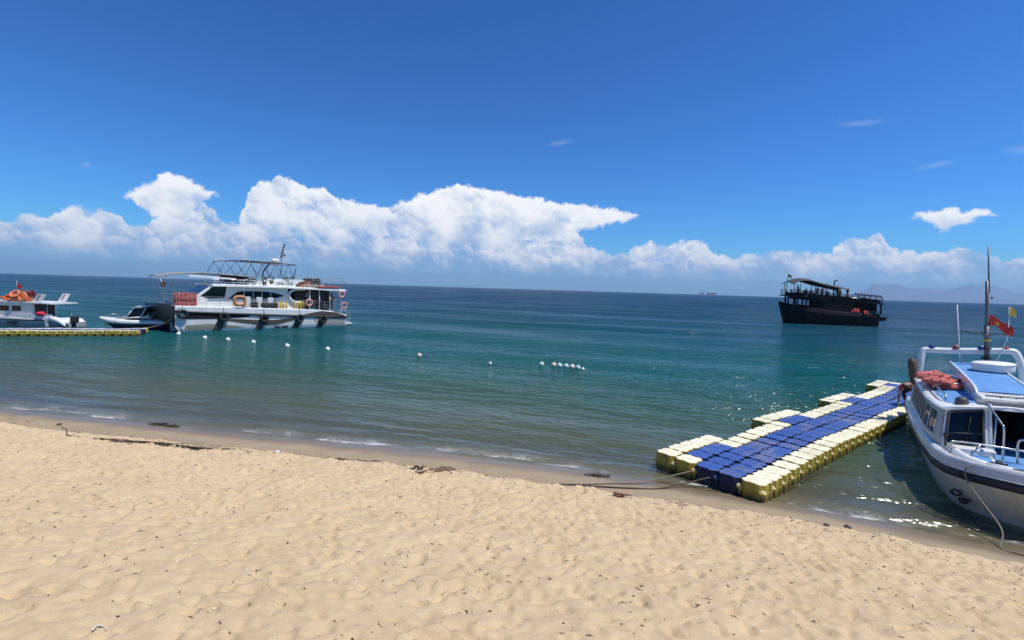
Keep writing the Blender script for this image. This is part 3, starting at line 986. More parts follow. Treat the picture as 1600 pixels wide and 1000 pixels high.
WIN = [1.98, 2.62, 3.28, 3.94, 4.60, 5.26, 5.92, 6.5]
for s in (1, -1):
    w_ = MB()
    us = [1.55, 1.98, 2.62, 3.28, 3.94, 4.60, 5.26, 5.92, 6.5, 7.0]
    for a, b in zip(us[:-1], us[1:]):
        for z0, z1 in ((0.80, 1.08), (1.58, CT)):
            slab(w_, [(a, s * side_w(a, z0), z0), (b, s * side_w(b, z0), z0), (b, s * side_w(b, z1), z1), (a, s * side_w(a, z1), z1)], 0.03 * s)
    for k, a in enumerate(WIN):
        hw_ = 0.035
        slab(w_, [(a - hw_, s * (side_w(a, 1.08) + 0.003), 1.079), (a + hw_, s * (side_w(a, 1.08) + 0.003), 1.079), (a + hw_, s * (side_w(a, 1.58) + 0.003), 1.581), (a - hw_, s * (side_w(a, 1.58) + 0.003), 1.581)], 0.03 * s)
    slab(w_, [(1.55, s * side_w(1.55, 1.08), 1.08), (1.95, s * side_w(1.95, 1.08), 1.08), (2.0, s * side_w(2.0, 1.58), 1.58), (1.72, s * side_w(1.7, 1.58), 1.58)], 0.028 * s)
    slab(w_, [(6.53, s * side_w(6.53, 1.08), 1.08), (7.0, s * side_w(7, 1.08), 1.08), (7.0, s * side_w(7, 1.58), 1.58), (6.53, s * side_w(6.53, 1.58), 1.58)], 0.028 * s)
    w_.build('cabin_side', mat('cabin_side_grey', (0.44, 0.44, 0.43), 0.35, var=0.08, vscale=2, dirt=(0.25, 0.24, 0.2), dirt_amt=0.35), SB)
    for a, b in zip(WIN[:-1], WIN[1:]):
        a, b = a + 0.036, b - 0.036
        g_ = MB()
        ins = 0.018
        slab(g_, [(a, s * (side_w(a, 1.08) - ins), 1.085), (b, s * (side_w(b, 1.08) - ins), 1.085), (b, s * (side_w(b, 1.58) - ins), 1.575), (a, s * (side_w(a, 1.58) - ins), 1.575)], 0.008 * s)
        pane = g_.build('side_window', M_GLASS, SB)
        m_ = (a + b) / 2
        fr_ = MB()
        slab(fr_, [(m_ - 0.012, s * (side_w(m_, 1.08) - 0.008), 1.085), (m_ + 0.012, s * (side_w(m_, 1.08) - 0.008), 1.085), (m_ + 0.012, s * (side_w(m_, 1.58) - 0.008), 1.575), (m_ - 0.012, s * (side_w(m_, 1.58) - 0.008), 1.575)], 0.012 * s)
        fr_.build('window_bar', M_DULL, pane)
# cabin front: two windscreen panels either side of an open walk-through
for s in (1, -1):
    A = Vector((1.46, 1.14 * s, 0.80)); B = Vector((1.56, 0.34 * s, 0.80)); C = Vector((1.90, 0.34 * s, 1.86)); D = Vector((1.72, 1.03 * s, 1.74))

    def q(x, y):
        return tuple(A.lerp(B, x).lerp(D.lerp(C, x), y))
    f_ = MB()
    for x0, x1, y0, y1 in ((0, 1, 0, 0.14), (0, 1, 0.91, 1), (0, 0.08, 0.14, 0.91), (0.90, 1, 0.14, 0.91)):
        slab(f_, [q(x0, y0), q(x1, y0), q(x1, y1), q(x0, y1)], -0.05 * s)
    f_.build('cabin_front', M_WHITE, SB)
    seal = MB()
    pts = [(0.18, 0.155), (0.86, 0.155), (0.885, 0.19), (0.885, 0.87), (0.86, 0.90), (0.13, 0.90), (0.09, 0.86), (0.09, 0.30), (0.11, 0.21)]
    seal.tube([Vector(q(*p)) + Vector((-0.012, 0, 0.004)) for p in pts], 0.028, 6, closed=True)
    ws = MB()
    slab(ws, [tuple(Vector(q(x, y)) + Vector((0.02, 0, 0))) for x, y in ((0.08, 0.14), (0.90, 0.14), (0.90, 0.91), (0.08, 0.91))], -0.01 * s)
    ws = ws.build('windscreen', M_GLASS, SB)
    seal.build('window_seal', M_SEAL, ws)
    wp = MB()
    wp.tube([Vector(q(0.02, 0.42)) + Vector((-0.05, 0, 0)), Vector(q(0.30, 0.45)) + Vector((-0.06, 0, 0)), Vector(q(0.85, 0.43)) + Vector((-0.035, 0, 0))], 0.012, 6)
    wp.tube([Vector(q(0.02, 0.38)) + Vector((-0.05, 0, 0)), Vector(q(0.14, 0.40)) + Vector((-0.05, 0, 0))], 0.016, 6)
    wp.tube([Vector(q(0.5, 0.20)) + Vector((-0.03, 0, 0)), Vector(q(0.62, 0.86)) + Vector((-0.03, 0, 0))], 0.010, 6)
    wp.build('wiper', M_BLACK, ws)
    # door jamb
    jb = MB()
    slab(jb, [(1.58, 0.335 * s, 0.86), (1.95, 0.335 * s, 0.86), (2.15, 0.335 * s, 1.87), (1.88, 0.335 * s, 1.87)], 0.05 * s)
    jb.build('door_jamb', M_WHITE, SB)
# inside: sole, rear bulkhead, seat rows seen as dark shapes through the walk-through
MB().box((4.4, 0, 0.66), (5.3, 2.2, 0.04)).build('cabin_sole', M_DARKROOM, SB)
MB().box((7.0, 0, 1.25), (0.05, 2.4, 1.1)).build('rear_bulkhead', M_GREY, SB)
for k in range(5):
    for s in (1, -1):
        st_ = MB().box((3.0 + 0.72 * k, 0.72 * s, 0.88), (0.44, 0.80, 0.36), bev=0.05)
        st_.box((3.22 + 0.72 * k, 0.72 * s, 1.18), (0.10, 0.80, 0.40), bev=0.04)
        st_.build('cabin_seat', mat('dark_seat', (0.03, 0.035, 0.05), 0.7, var=0.3), SB)
# main roof: white shell, blue walking panels
rf = MB()
us = [1.66, 1.74, 2.2, 3.2, 5.0, 7.25]
prof = lambda u: [(1.0, -0.03), (1.03, 0.0), (1.0, 0.035), (0.90, 0.055), (0.45, 0.11), (0.0, 0.125), (-0.45, 0.11), (-0.90, 0.055), (-1.0, 0.035), (-1.03, 0.0), (-1.0, -0.03), (-0.4, 0.05), (0.4, 0.05)]
rows = [[(u + (0.16 * (1 - k * k) if i < 2 else 0) * 1.0, k * (side_w(u, CT) + 0.015), CT + z) for k, z in prof(u)] for i, u in enumerate(us)]
rf.loft(rows, True, True, False)
roof = rf.build('roof', M_WHITE, SB)
for s in (1, -1):
    bp_ = MB()
    rows = [[(u, s * k * side_w(u, CT), CT + z + 0.008) for k, z in ((0.86, 0.062), (0.62, 0.091), (0.40, 0.113))] for u in (2.15, 3.2, 5.0, 7.1)]
    sheet(bp_, rows, False)
    bp_.build('roof_walkway', M_DECKBLUE, roof)
# raised centre house with curved front
us = [(2.42, 1.93), (2.50, 2.03), (2.72, 2.10), (3.3, 2.15), (5.0, 2.21), (6.9, 2.25)]
rh = MB()
rows = [[(u, w, (z if top else 1.78)) for w, top in ((0.47, 0), (0.47, 1), (-0.47, 1), (-0.47, 0))] for u, z in us]
rh.loft(rows, True, True)
rh.build('raised_roof', M_WHITE, SB)
bl = MB()
sheet(bl, [[(u, w, z + 0.006 + 0.02 * (1 - (w / 0.42) ** 2)) for w in (0.41, 0.2, 0, -0.2, -0.41)] for u, z in us[1:]], True)
bl.build('raised_roof_panel', M_DECKBLUE, SB)
for s in (1, -1):
    MB().tube([(u, 0.445 * s, z + 0.012) for u, z in us], 0.03, 6).build('roof_edge_trim', M_WHITE, SB)
# sliding hatch over the walk-through, with grille and handle
ht = MB().box((2.18, 0, 1.955), (0.42, 0.86, 0.07), bev=0.02, M=Matrix.Identity(4))
ht = ht.build('sliding_hatch', M_WHITE, SB)
MB().box((2.27, 0, 1.996), (0.14, 0.66, 0.012)).build('hatch_grille', M_SEAL, ht)
MB().tube([(2.10, 0.13, 1.985), (2.06, 0.10, 2.02), (2.06, -0.10, 2.02), (2.10, -0.13, 1.985)], 0.012, 6).build('hatch_handle', M_DULL, ht)
MB().box((2.03, 0, 1.885), (0.06, 0.72, 0.075), bev=0.01).build('door_header', M_GREY, SB)
# drum-shaped raft canister on the raised roof
dr = MB().lathe([(0.35, 2.235), (0.40, 2.245), (0.415, 2.27), (0.415, 2.43), (0.405, 2.455), (0.37, 2.465), (0.10, 2.468)], 32, M=Matrix.Translation((5.15, -0.22, 0)))
dr = dr.build('roof_drum', mat('raft_white', (0.74, 0.74, 0.71), 0.45, var=0.05, vscale=3), SB)
MB().torus(0.418, 0.012, 32, 6, M=Matrix.Translation((5.15, -0.22, 2.43))).build('drum_rim', M_WHITE, dr)
# targa arch with four beacons
ar = MB().tube(bez([(6.75, 1.16, 1.72), (6.78, 1.12, 2.2), (6.86, 1.06, 2.52), (6.88, 0.97, 2.585), (6.9, 0.5, 2.58), (6.9, -0.5, 2.63), (6.88, -0.82, 2.64), (6.86, -0.95, 2.56), (6.78, -1.04, 2.2), (6.75, -1.10, 1.72)], 5), 0.088, 10)
ar = ar.build('radar_arch', M_WHITE, SB)
for w, m_ in ((0.86, M_BEACONB), (0.32, M_BEACONR), (-0.22, M_BEACONB), (-0.74, M_BEACONR)):
    MB().lathe([(0.085, 2.64), (0.088, 2.67), (0.08, 2.72), (0.05, 2.755), (0.01, 2.765)], 12, M=Matrix.Translation((6.9, w, 0))).build('beacon', m_, ar)
# mast with whips, spreader and flags
ms = MB()
ms.tube([(6.55, -0.30, 2.24), (6.55, -0.28, 3.35)], 0.060, 8)
ms.tube([(6.55, -0.28, 3.3), (6.55, -0.28, 3.55), (6.55, -0.25, 4.62)], [0.05, 0.045, 0.038], 8)
ms.tube([(6.55, -0.30, 4.3), (6.55, -0.25, 5.62)], [0.022, 0.014], 6)
mast = ms.build('mast', mat('mast_grey', (0.12, 0.12, 0.13), 0.45, metal=0.4, var=0.4, vscale=9), SB)
for z, r in ((2.45, 0.12), (2.72, 0.10), (2.95, 0.10), (3.1, 0.105)):
    MB().lathe([(0.078, z - 0.03), (r, z - 0.02), (r, z + 0.02), (0.078, z + 0.03)], 10, M=Matrix.Translation((6.55, -0.29, 0))).build('mast_fitting', M_BLACK if z < 2.9 else M_YELLOW if z < 3.0 else M_DULL, mast)
MB().tube([(6.55, 0.36, 3.20), (6.55, 0.04, 3.17), (6.55, -0.29, 3.15), (6.55, -0.75, 3.13)], 0.014, 6).build('spreader', M_BLACK, mast)
MB().tube([(6.45, 0.26, 2.2), (6.5, 0.30, 2.9), (6.55, 0.36, 3.95)], [0.016, 0.014, 0.01], 6).build('whip_aerial', M_WHITE, SB)
MB().tube([(6.55, -0.44, 2.2), (6.55, -0.70, 3.0), (6.55, -0.72, 3.55)], [0.014, 0.012, 0.009], 6).build('whip_aerial', M_WHITE, SB)
MB().ball((6.55, -0.36, 4.15), 0.03, 8, 6).build('anchor_light', M_BLACK, mast)
FM = Matrix.Translation((6.55, -0.28, 3.66)) @ Matrix.Rotation(math.radians(-90), 4, 'Z')
fl = flag_mesh(MB(), (0.03, 0, 0), 0.50, 0.26, 0.09, FM, droop=0.75).build('red_flag', M_RED, mast)
stv = []
for k in range(10):
    a_ = math.pi / 2 + k * math.pi / 5
    r_ = 0.065 if k % 2 == 0 else 0.028
    stv.append((0.20 + r_ * math.cos(a_), 0.07, -0.23 + r_ * math.sin(a_)))
MB().add(stv + [(x, -0.06, z) for x, y, z in stv], [tuple(range(10)), tuple(reversed(range(10, 20)))], M=FM).build('flag_star', M_YELLOW, fl)
flag_mesh(MB(), (0.02, 0, 0), 0.17, 0.22, 0.05, Matrix.Translation((6.55, -0.70, 3.88)) @ Matrix.Rotation(math.radians(-75), 4, 'Z'), 6, 4, droop=0.5).build('yellow_flag', M_YELLOW, SB)
MB().tube([(6.55, -0.72, 3.5), (6.55, -0.71, 3.9)], 0.008, 6).build('flag_staff', M_WHITE, SB)
# handrails
hr = MB()
hr.tube(bez([(1.92, 0.36, 1.90), (1.55, 0.28, 1.72), (1.28, 0.22, 1.58), (1.20, 0.20, 1.48), (1.20, 0.20, 0.88)], 5), 0.021, 8)
hr.tube([(1.50, 0.27, 1.70), (1.50, 0.29, 0.88)], 0.018, 8)
hr.build('grab_rail', M_STEEL, SB)
hr = MB()
hr.tube(bez([(1.05, 0.02, 0.88), (1.05, 0.02, 1.28), (1.02, -0.06, 1.36), (0.98, -0.14, 1.28), (0.96, -0.14, 0.88)], 5), 0.021, 8)
hr.tube([(1.20, 0.20, 1.12), (1.05, 0.02, 1.12)], 0.016, 6)
hr.build('step_rail', M_STEEL, SB)
hr = MB()
hr.tube(bez([(1.0, 1.02, 0.94), (1.0, 1.0, 1.14), (1.02, 0.94, 1.17), (1.05, 0.5, 1.16), (1.08, 0.16, 1.14), (1.08, -0.14, 1.12)], 5), 0.021, 8)
hr.tube([(1.03, 0.62, 1.16), (0.80, 0.74, 0.92)], 0.016, 6)
hr.tube([(1.03, 0.56, 1.16), (0.98, 0.70, 0.94)], 0.016, 6)
hr.build('pulpit_rail', M_STEEL, SB)
hr = MB()
hr.tube(bez([(2.3, 0.98, 1.78), (2.45, 0.98, 1.93), (3.0, 1.02, 1.95), (5.6, 1.08, 1.95), (5.9, 1.08, 1.78)], 4), 0.018, 6)
for u in (3.2, 4.1, 5.0):
    hr.tube([(u, 1.03, 1.77), (u, 1.03, 1.95)], 0.014, 6)
hr.build('roof_rail', M_STEEL, SB)
# small fittings
MB().lathe([(0.12, 1.80), (0.12, 1.86), (0.105, 1.92), (0.06, 1.96), (0.01, 1.97)], 14, M=Matrix.Translation((2.02, 0.74, 0))).build('searchlight_dome', M_SEAL, SB)
cl = MB().box((0.18, 0.42, 0.985), (0.10, 0.10, 0.20), bev=0.02)
cl.tube([(0.18, 0.30, 1.03), (0.18, 0.54, 1.03)], 0.022, 6)
cl.build('mooring_bitt', M_BLACK, SB)
fm_ = MB()
fm_.tube([(-0.50, -0.02, 1.06), (-0.36, 0.16, 1.07), (-0.24, 0.30, 1.06)], [0.035, 0.045, 0.03], 8)
fm_.build('bow_fairlead', M_DULL, SB)
MB().box((4.55, 0.44, 2.0), (0.01, 0.16, 0.10)).build('roof_vent', M_SEAL, SB)
MB().box((4.2, 0.60, 1.91), (0.14, 0.14, 0.14), bev=0.02).build('horn_box', M_WHITE, SB)
for s in (1, -1):
    eng = MB().box((8.32, 0.42 * s, 0.98), (0.52, 0.42, 0.58), bev=0.10)
    eng.box((8.20, 0.42 * s, 0.42), (0.24, 0.18, 0.70), bev=0.04)
    eng.box((8.22, 0.42 * s, -0.12), (0.34, 0.10, 0.50), bev=0.03)
    eng.build('outboard_engine', M_BLACK, SB)
# lettering low on the port bow
Mx = axis_frame((0.312, 0.985, 0.225), (-0.5, 0.78, -0.38), (-0.66, -0.42, -0.62))
text_mesh('registration_lettering', '06', 0.36, Mx, M_LETTER, SB, shear=0.5, extrude=0.016)

# hung off the stern quarters
mw = frame_of(SB)


def fender(loc, L, r, label, material, tilt=0.0):
    mb = MB().lathe([(0.012, L / 2 + 0.10), (0.03, L / 2 + 0.05), (r * 0.8, L / 2), (r, L / 2 - 0.08), (r, -L / 2 + 0.08), (r * 0.8, -L / 2), (0.03, -L / 2 - 0.05)], 14)
    o = mb.build('fender', material)
    o.matrix_world = mw @ Matrix.Translation(loc) @ Matrix.Rotation(tilt, 4, 'X')
    return tag(o, label, 'fender')


M_BROWN = mat('brown_rubber', (0.10, 0.062, 0.045), 0.75, var=0.3, vscale=6)
fender((6.62, 1.30, 1.92), 0.72, 0.11, 'dark brown fender lashed outside the port foot of the white arch', M_BROWN, -0.12)
fender((6.98, -1.28, 2.08), 0.62, 0.12, 'orange fender lashed outside the arch foot away from the dock', M_ORANGE, 0.22)
jr = random.Random(4)
GJ = 'faded red life jackets piled on the speedboat roof'
for k in range(10):
    u = 4.2 + 0.33 * (k % 5) + jr.uniform(-0.1, 0.1)
    w = 0.72 + 0.14 * (k // 5) + jr.uniform(-0.05, 0.12)
    jacket(mw, (u, w, 1.80 + 0.115 * (k // 5) + 0.03), (jr.uniform(-0.15, 0.15), jr.uniform(-0.15, 0.15), jr.uniform(-0.6, 0.6)),
           'faded red life jacket in the heap on the speedboat roof', GJ)


# ------------------------------------------------------------------ ropes ashore
def rope(pts, r, label, material):
    return tag(MB().tube(bez(pts, 8), r, 6).build('mooring_rope', material), label, 'rope')


rope([dock_pt(-0.05, 2.05, 0.23), (3.5, 10.25, 0.12), (2.8, 9.98, 0.07), on_sand(2.2, 9.86), on_sand(1.5, 9.68), on_sand(0.87, 9.54)], 0.014, 'upper mooring rope running from the cream corner float to the sand', M_ROPE)
rope([dock_pt(-0.05, 2.8, 0.20), (3.7, 9.95, 0.09), (3.1, 9.72, 0.06), on_sand(2.5, 9.62), on_sand(1.9, 9.60), on_sand(1.3, 9.62), on_sand(0.95, 9.62)], 0.015, 'lower mooring rope running from the blue front float to the sand', M_ROPE_DARK)
bitt = mw @ Vector((0.10, 0.42, 1.02))
edge = mw @ Vector((-0.12, 0.88, 0.74))
rope([bitt, edge + Vector((0, 0, 0.24)), edge + Vector((-0.03, -0.05, -0.06)), (8.42, 8.05, 0.25), on_sand(8.20, 7.80), on_sand(8.30, 7.58), on_sand(8.75, 7.40), on_sand(9.4, 7.2)], 0.013, 'thin mooring line hanging from the speedboat bow onto the sand', M_ROPE)

# ================================================================== PEOPLE
SKIN = mat('skin', (0.34, 0.19, 0.12), 0.6, var=0.08)
HAIR = mat('black_hair', (0.012, 0.010, 0.010), 0.6)
JEAN = mat('dark_trousers', (0.018, 0.022, 0.035), 0.85, var=0.2, vscale=8)


def skin_body(name, verts, edges, radii, material, parent=None, sub=2, root=0):
    me = bpy.data.meshes.new(name)
    me.from_pydata([tuple(v) for v in verts], edges, [])
    o = link(name, me, parent)
    sk = o.modifiers.new('skin', 'SKIN')
    sk.use_smooth_shade = True
    if not me.skin_vertices:
        me.attributes.new('skin', 'FLOAT', 'POINT') if False else None
    lay = me.skin_vertices[0] if me.skin_vertices else None
    if lay is None:
        bm = bmesh.new()
        bm.from_mesh(me)
        bm.verts.layers.skin.verify()
        bm.to_mesh(me)
        bm.free()
        lay = me.skin_vertices[0]
    for i, r in enumerate(radii):
        lay.data[i].radius = (r, r) if not hasattr(r, '__len__') else r
        lay.data[i].use_root = (i == root)
    sb = o.modifiers.new('subd', 'SUBSURF')
    sb.levels = sb.render_levels = sub
    dg = bpy.context.evaluated_depsgraph_get()
    m2 = bpy.data.meshes.new_from_object(o.evaluated_get(dg))
    o.modifiers.clear()
    o.data = m2
    m2.materials.clear()
    m2.materials.append(material)
    bpy.data.meshes.remove(me)
    return o


POSES = {
    # pelvis, chest, neck, head, then shoulder/elbow/wrist L,R and hip/knee/ankle/toe L,R   (x forward, y left, z up)
    'stand': dict(pel=(0, 0, 0.93), chest=(0.01, 0, 1.30), neck=(0.01, 0, 1.46), head=(0.04, 0, 1.60),
                  armL=[(0, .19, 1.39), (-.02, .27, 1.12), (.10, .27, .90)], armR=[(0, -.19, 1.39), (-.02, -.27, 1.12), (.10, -.27, .90)],
                  legL=[(0, .10, .90), (.02, .11, .48), (-.02, .11, .07), (.12, .12, .03)], legR=[(0, -.10, .90), (.02, -.11, .48), (-.02, -.11, .07), (.12, -.12, .03)]),
    'rail': dict(pel=(0, 0, 0.93), chest=(0.08, 0, 1.28), neck=(0.13, 0, 1.43), head=(0.19, 0, 1.56),
                 armL=[(.08, .19, 1.36), (.20, .25, 1.12), (.40, .20, 1.06)], armR=[(.08, -.19, 1.36), (.20, -.25, 1.12), (.40, -.20, 1.06)],
                 legL=[(0, .10, .90), (.05, .11, .48), (-.02, .11, .07), (.12, .12, .03)], legR=[(0, -.10, .90), (.0, -.11, .48), (-.08, -.11, .07), (.06, -.12, .03)]),
    'sit': dict(pel=(0, 0, 0.50), chest=(0.02, 0, 0.86), neck=(0.04, 0, 1.02), head=(0.08, 0, 1.16),
                armL=[(.02, .19, .95), (.08, .26, .70), (.30, .20, .62)], armR=[(.02, -.19, .95), (.08, -.26, .70), (.30, -.20, .62)],
                legL=[(0.03, .10, .48), (.42, .12, .50), (.42, .12, .08), (.56, .13, .03)], legR=[(0.03, -.10, .48), (.42, -.12, .50), (.42, -.12, .08), (.56, -.13, .03)]),
    'reach': dict(pel=(-0.10, 0, 0.62), chest=(0.24, 0, 0.76), neck=(0.38, 0, 0.76), head=(0.52, 0, 0.72),
                  armL=[(.31, .19, .74), (.42, .20, .44), (.52, .16, .18)], armR=[(.31, -.19, .74), (.46, -.21, .42), (.60, -.14, .14)],
                  legL=[(-.10, .11, .58), (.22, .19, .46), (-.06, .17, .07), (.10, .19, .03)], legR=[(-.10, -.11, .58), (.20, -.19, .42), (-.08, -.17, .07), (.08, -.19, .03)]),
}


def person(label, loc, rz, pose, shirt, vest=None, group=None, long_sleeve=False):
    P_ = POSES[pose]
    root = thing('person', label, 'person', loc, rz, group)
    v, e, r = [], [], []

    def chain(start, pts, rad):
        last = start
        for p, q in zip(pts, rad):
            v.append(p)
            r.append(q)
            e.append((last, len(v) - 1))
            last = len(v) - 1
        return last
    v.append(P_['pel']); r.append((0.135, 0.105))
    mid = tuple((a + b) / 2 for a, b in zip(P_['pel'], P_['chest']))
    ch = chain(0, [mid, P_['chest']], [(0.125, 0.095), (0.15, 0.105)])
    chain(ch, [P_['neck'], tuple(n + (h_ - n) * 0.45 for n, h_ in zip(P_['neck'], P_['head']))], [0.055, 0.05])
    for s in 'LR':
        a = P_['arm' + s]
        wr = Vector(a[2]); dv = (wr - Vector(a[1])).normalized()
        chain(ch, a + [tuple(wr + dv * 0.09), tuple(wr + dv * 0.17)], [0.058, 0.042, 0.030, 0.036, 0.018])
        chain(0, P_['leg' + s], [0.088, 0.058, 0.040, 0.034])
    skin_body('body', v, e, r, SKIN, root)
    # head with brow, nose and ears in one lathe-and-sculpt mesh
    hd = Vector(P_['head'])
    nk = Vector(P_['neck'])
    up = (hd - nk).normalized()
    fw = Vector((1, 0, 0)) - up * up.x
    fw = fw.normalized() if fw.length > 0.2 else Vector((0, 0, -1))
    HM = Matrix.Translation(hd) @ Matrix((fw, up.cross(fw), up)).transposed().to_4x4()
    h_ = MB().ball((0, 0, 0), 0.1, 14, 10, (0.98, 0.78, 1.18), HM)
    h_.ball((0.098, 0, -0.012), 0.017, 6, 5, (1, 0.8, 1.3), HM)
    h_.ball((-0.005, 0.080, -0.01), 0.02, 6, 5, (0.9, 0.4, 1.4), HM)
    h_.ball((-0.005, -0.080, -0.01), 0.02, 6, 5, (0.9, 0.4, 1.4), HM)
    h_.ball((0.06, 0, -0.085), 0.035, 8, 5, (1, 1, 0.7), HM)
    hd_o = h_.build('head', SKIN, root)
    MB().ball((-0.016, 0, 0.026), 0.106, 12, 9, (1.0, 0.86, 1.10), HM).build('hair', HAIR, hd_o)
    # clothes hug the same skeleton, a little thicker
    v2, e2, r2 = [tuple(Vector(P_['pel']) + (Vector(P_['chest']) - Vector(P_['pel'])) * 0.08), mid, P_['chest']], [(0, 1), (1, 2)], [(0.145, 0.115), (0.142, 0.108), (0.162, 0.118)]
    for s in 'LR':
        a = [Vector(x) for x in P_['arm' + s]]
        end = a[1] if not long_sleeve else a[2]
        pts = [a[0], a[0].lerp(a[1], 0.75)] + ([a[1], a[1].lerp(a[2], 0.85)] if long_sleeve else [])
        last = 2
        for p, q in zip(pts, [0.074, 0.058, 0.052, 0.044]):
            v2.append(tuple(p)); r2.append(q); e2.append((last, len(v2) - 1)); last = len(v2) - 1
    skin_body('shirt', v2, e2, r2, shirt, root, 2, 1)
    v3, e3, r3 = [P_['pel']], [], [(0.142, 0.115)]
    for s in 'LR':
        l_ = [Vector(x) for x in P_['leg' + s]]
        last = 0
        for p, q in zip([l_[0], l_[1], l_[1].lerp(l_[2], 0.85)], [0.098, 0.070, 0.054]):
            v3.append(tuple(p)); r3.append(q); e3.append((last, len(v3) - 1)); last = len(v3) - 1
    skin_body('trousers', v3, e3, r3, JEAN, root, 2, 0)
    if vest is not None:
        v4 = [v2[0], v2[1], v2[2]]
        skin_body('life_vest', v4, [(0, 1), (1, 2)], [(0.160, 0.135), (0.172, 0.145), (0.168, 0.140)], vest, root, 1, 1)
    return root


RED_SHIRT = mat('red_shirt', (0.42, 0.03, 0.035), 0.85, var=0.15, vscale=10)
pp = dock_pt(24.3, 4.72, 0.36)
person('person in a red shirt crouching at the dock edge, reaching down to the water', (pp[0], pp[1], 0.365), math.radians(-150), 'reach', RED_SHIRT)

# ================================================================== CATAMARAN TOUR BOAT
CAT_A = math.radians(47)
CT_ = thing('catamaran', 'white two-deck catamaran tour boat with taupe swooshes and a grey bow awning', 'boat', (-24.9, 36.1, 0.0), CAT_A)
mwc = frame_of(CT_)
BEAM = 6.0
M_TAUPE = mat('taupe_paint', (0.085, 0.07, 0.055), 0.75, var=0.1, vscale=1.5, spec=0.15)
M_CATW = mat('catamaran_white', (0.80, 0.80, 0.77), 0.3, var=0.04, vscale=1.5, dirt=(0.5, 0.46, 0.38), dirt_amt=0.3, dirt_scale=0.8)
M_CATHULL = mat('catamaran_hull', (0.74, 0.73, 0.68), 0.32, var=0.05, vscale=1.5, dirt=(0.40, 0.36, 0.26), dirt_amt=0.45, dirt_scale=0.7)
M_OLIVE = mat('bow_underside', (0.045, 0.045, 0.028), 0.6, var=0.2, vscale=1.0)
M_CANVAS = mat('grey_canvas', (0.27, 0.25, 0.22), 0.9, var=0.1, vscale=2)
M_NAVYTUBE = mat('navy_tube', (0.03, 0.045, 0.10), 0.4)

CU = [-0.15, 0.4, 1.5, 4.0, 7.0, 10.0, 12.0, 13.5]
rail_z = lambda u: float(np.interp(u, [-0.2, 0.5, 5, 9, 13.5], [1.60, 1.53, 1.27, 1.06, 0.85]))
deck_z = lambda u: float(np.interp(u, [-0.2, 0.2, 5, 11, 12.4, 13.5], [2.03, 2.01, 1.83, 1.61, 1.42, 1.10]))


def side_curve(zf, y_in):
    return [(u, y_in, zf(u)) for u in CU]


# each hull side with the turn under to the tunnel; blunt dark bow between
for s in (0, 1):
    Y_ = (lambda y: y) if s == 0 else (lambda y: BEAM - y)
    hb = MB()
    rows = [[(u + (0.45 if k < 2 else 0.25 if k == 2 else 0.0) * max(0, (1.0 - u)), Y_(y), (z(u) if callable(z) else z)) for u in CU]
            for k, (y, z) in enumerate(((1.55, -0.35), (0.35, -0.35), (0.10, -0.05), (0.02, 0.45), (0.0, rail_z)))]
    sheet(hb, rows, True)
    hb.add([rows[k][-1] for k in range(5)] + [(13.5, Y_(1.55), 0.85)], [tuple(range(6))])
    rows2 = [[(u, Y_(1.55), -0.35) for u in CU], [(u, Y_(1.55), 0.75) for u in CU]]
    sheet(hb, rows2, False)
    hb.build('hull_side', M_CATHULL, CT_)
    tp_ = MB()
    rows = [side_curve(lambda u: rail_z(u) + 0.05, Y_(0.0)), side_curve(lambda u: deck_z(u) - 0.05, Y_(-0.03)), side_curve(deck_z, Y_(0.02)), side_curve(deck_z, Y_(0.30))]
    sheet(tp_, rows, False)
    tp_.build('bulwark', M_CATW, CT_)
    rl = MB()
    rl.tube([(u, Y_(-0.02), rail_z(u) + 0.02) for u in CU], 0.09, 8)
    rl.build('rub_rail', M_BLACK, CT_)
bw = MB()
rows = [[(-0.15 + k[0] - 0.75 * y / BEAM * k[2], y, k[1]) for y in (0.0, 0.6, BEAM / 2, BEAM - 0.6, BEAM)] for k in ((0.02, 1.62, 1), (0.05, 1.2, 0.95), (0.28, 0.5, 0.7), (0.62, -0.2, 0.4))]
sheet(bw, rows, False)
bw.build('bow_face', M_OLIVE, CT_)
bw = MB()
sheet(bw, [[(-0.17 - 0.75 * y / BEAM, y, z) for y in (0.0, BEAM / 2, BEAM)] for z in (1.60, 1.80, 2.03)], False)
bw.build('bow_band', mat('bow_band_dark', (0.035, 0.035, 0.04), 0.5, var=0.2), CT_)
dk_ = MB()
sheet(dk_, [[(u, y, deck_z(u) - 0.012) for y in (0.0, BEAM)] for u in CU], False)
dk_.build('main_deck', mat('deck_grey', (0.42, 0.42, 0.40), 0.7, var=0.1), CT_)
MB().box((13.51, BEAM / 2, 0.62), (0.04, BEAM - 0.1, 1.0)).build('transom', M_CATHULL, CT_)

# taupe swooshes on the near side, thin painted film 6 mm proud of the hull
def swoosh(top, bot, mat_, name='painted_swoosh', n=24, y=None):
    us_ = np.linspace(top[0][0], top[-1][0], n)
    tz, bz = lerp_curve(top, us_), lerp_curve(bot, us_)
    mb = MB()

    def yy(u, z):
        k = (z - 0.45) / max(0.05, rail_z(u) - 0.45)
        return (0.02 * (1 - min(1, max(0, k)))) if z > 0.45 else 0.02 + (0.45 - z) / 0.5 * 0.08
    rows = [[(u, yy(u, b + (t - b) * k) - 0.022, b + (t - b) * k) for u, t, b in zip(us_, tz, bz)] for k in (0, .25, .5, .75, 1)]
    sheet(mb, rows, True)
    return mb.build(name, mat_, CT_)


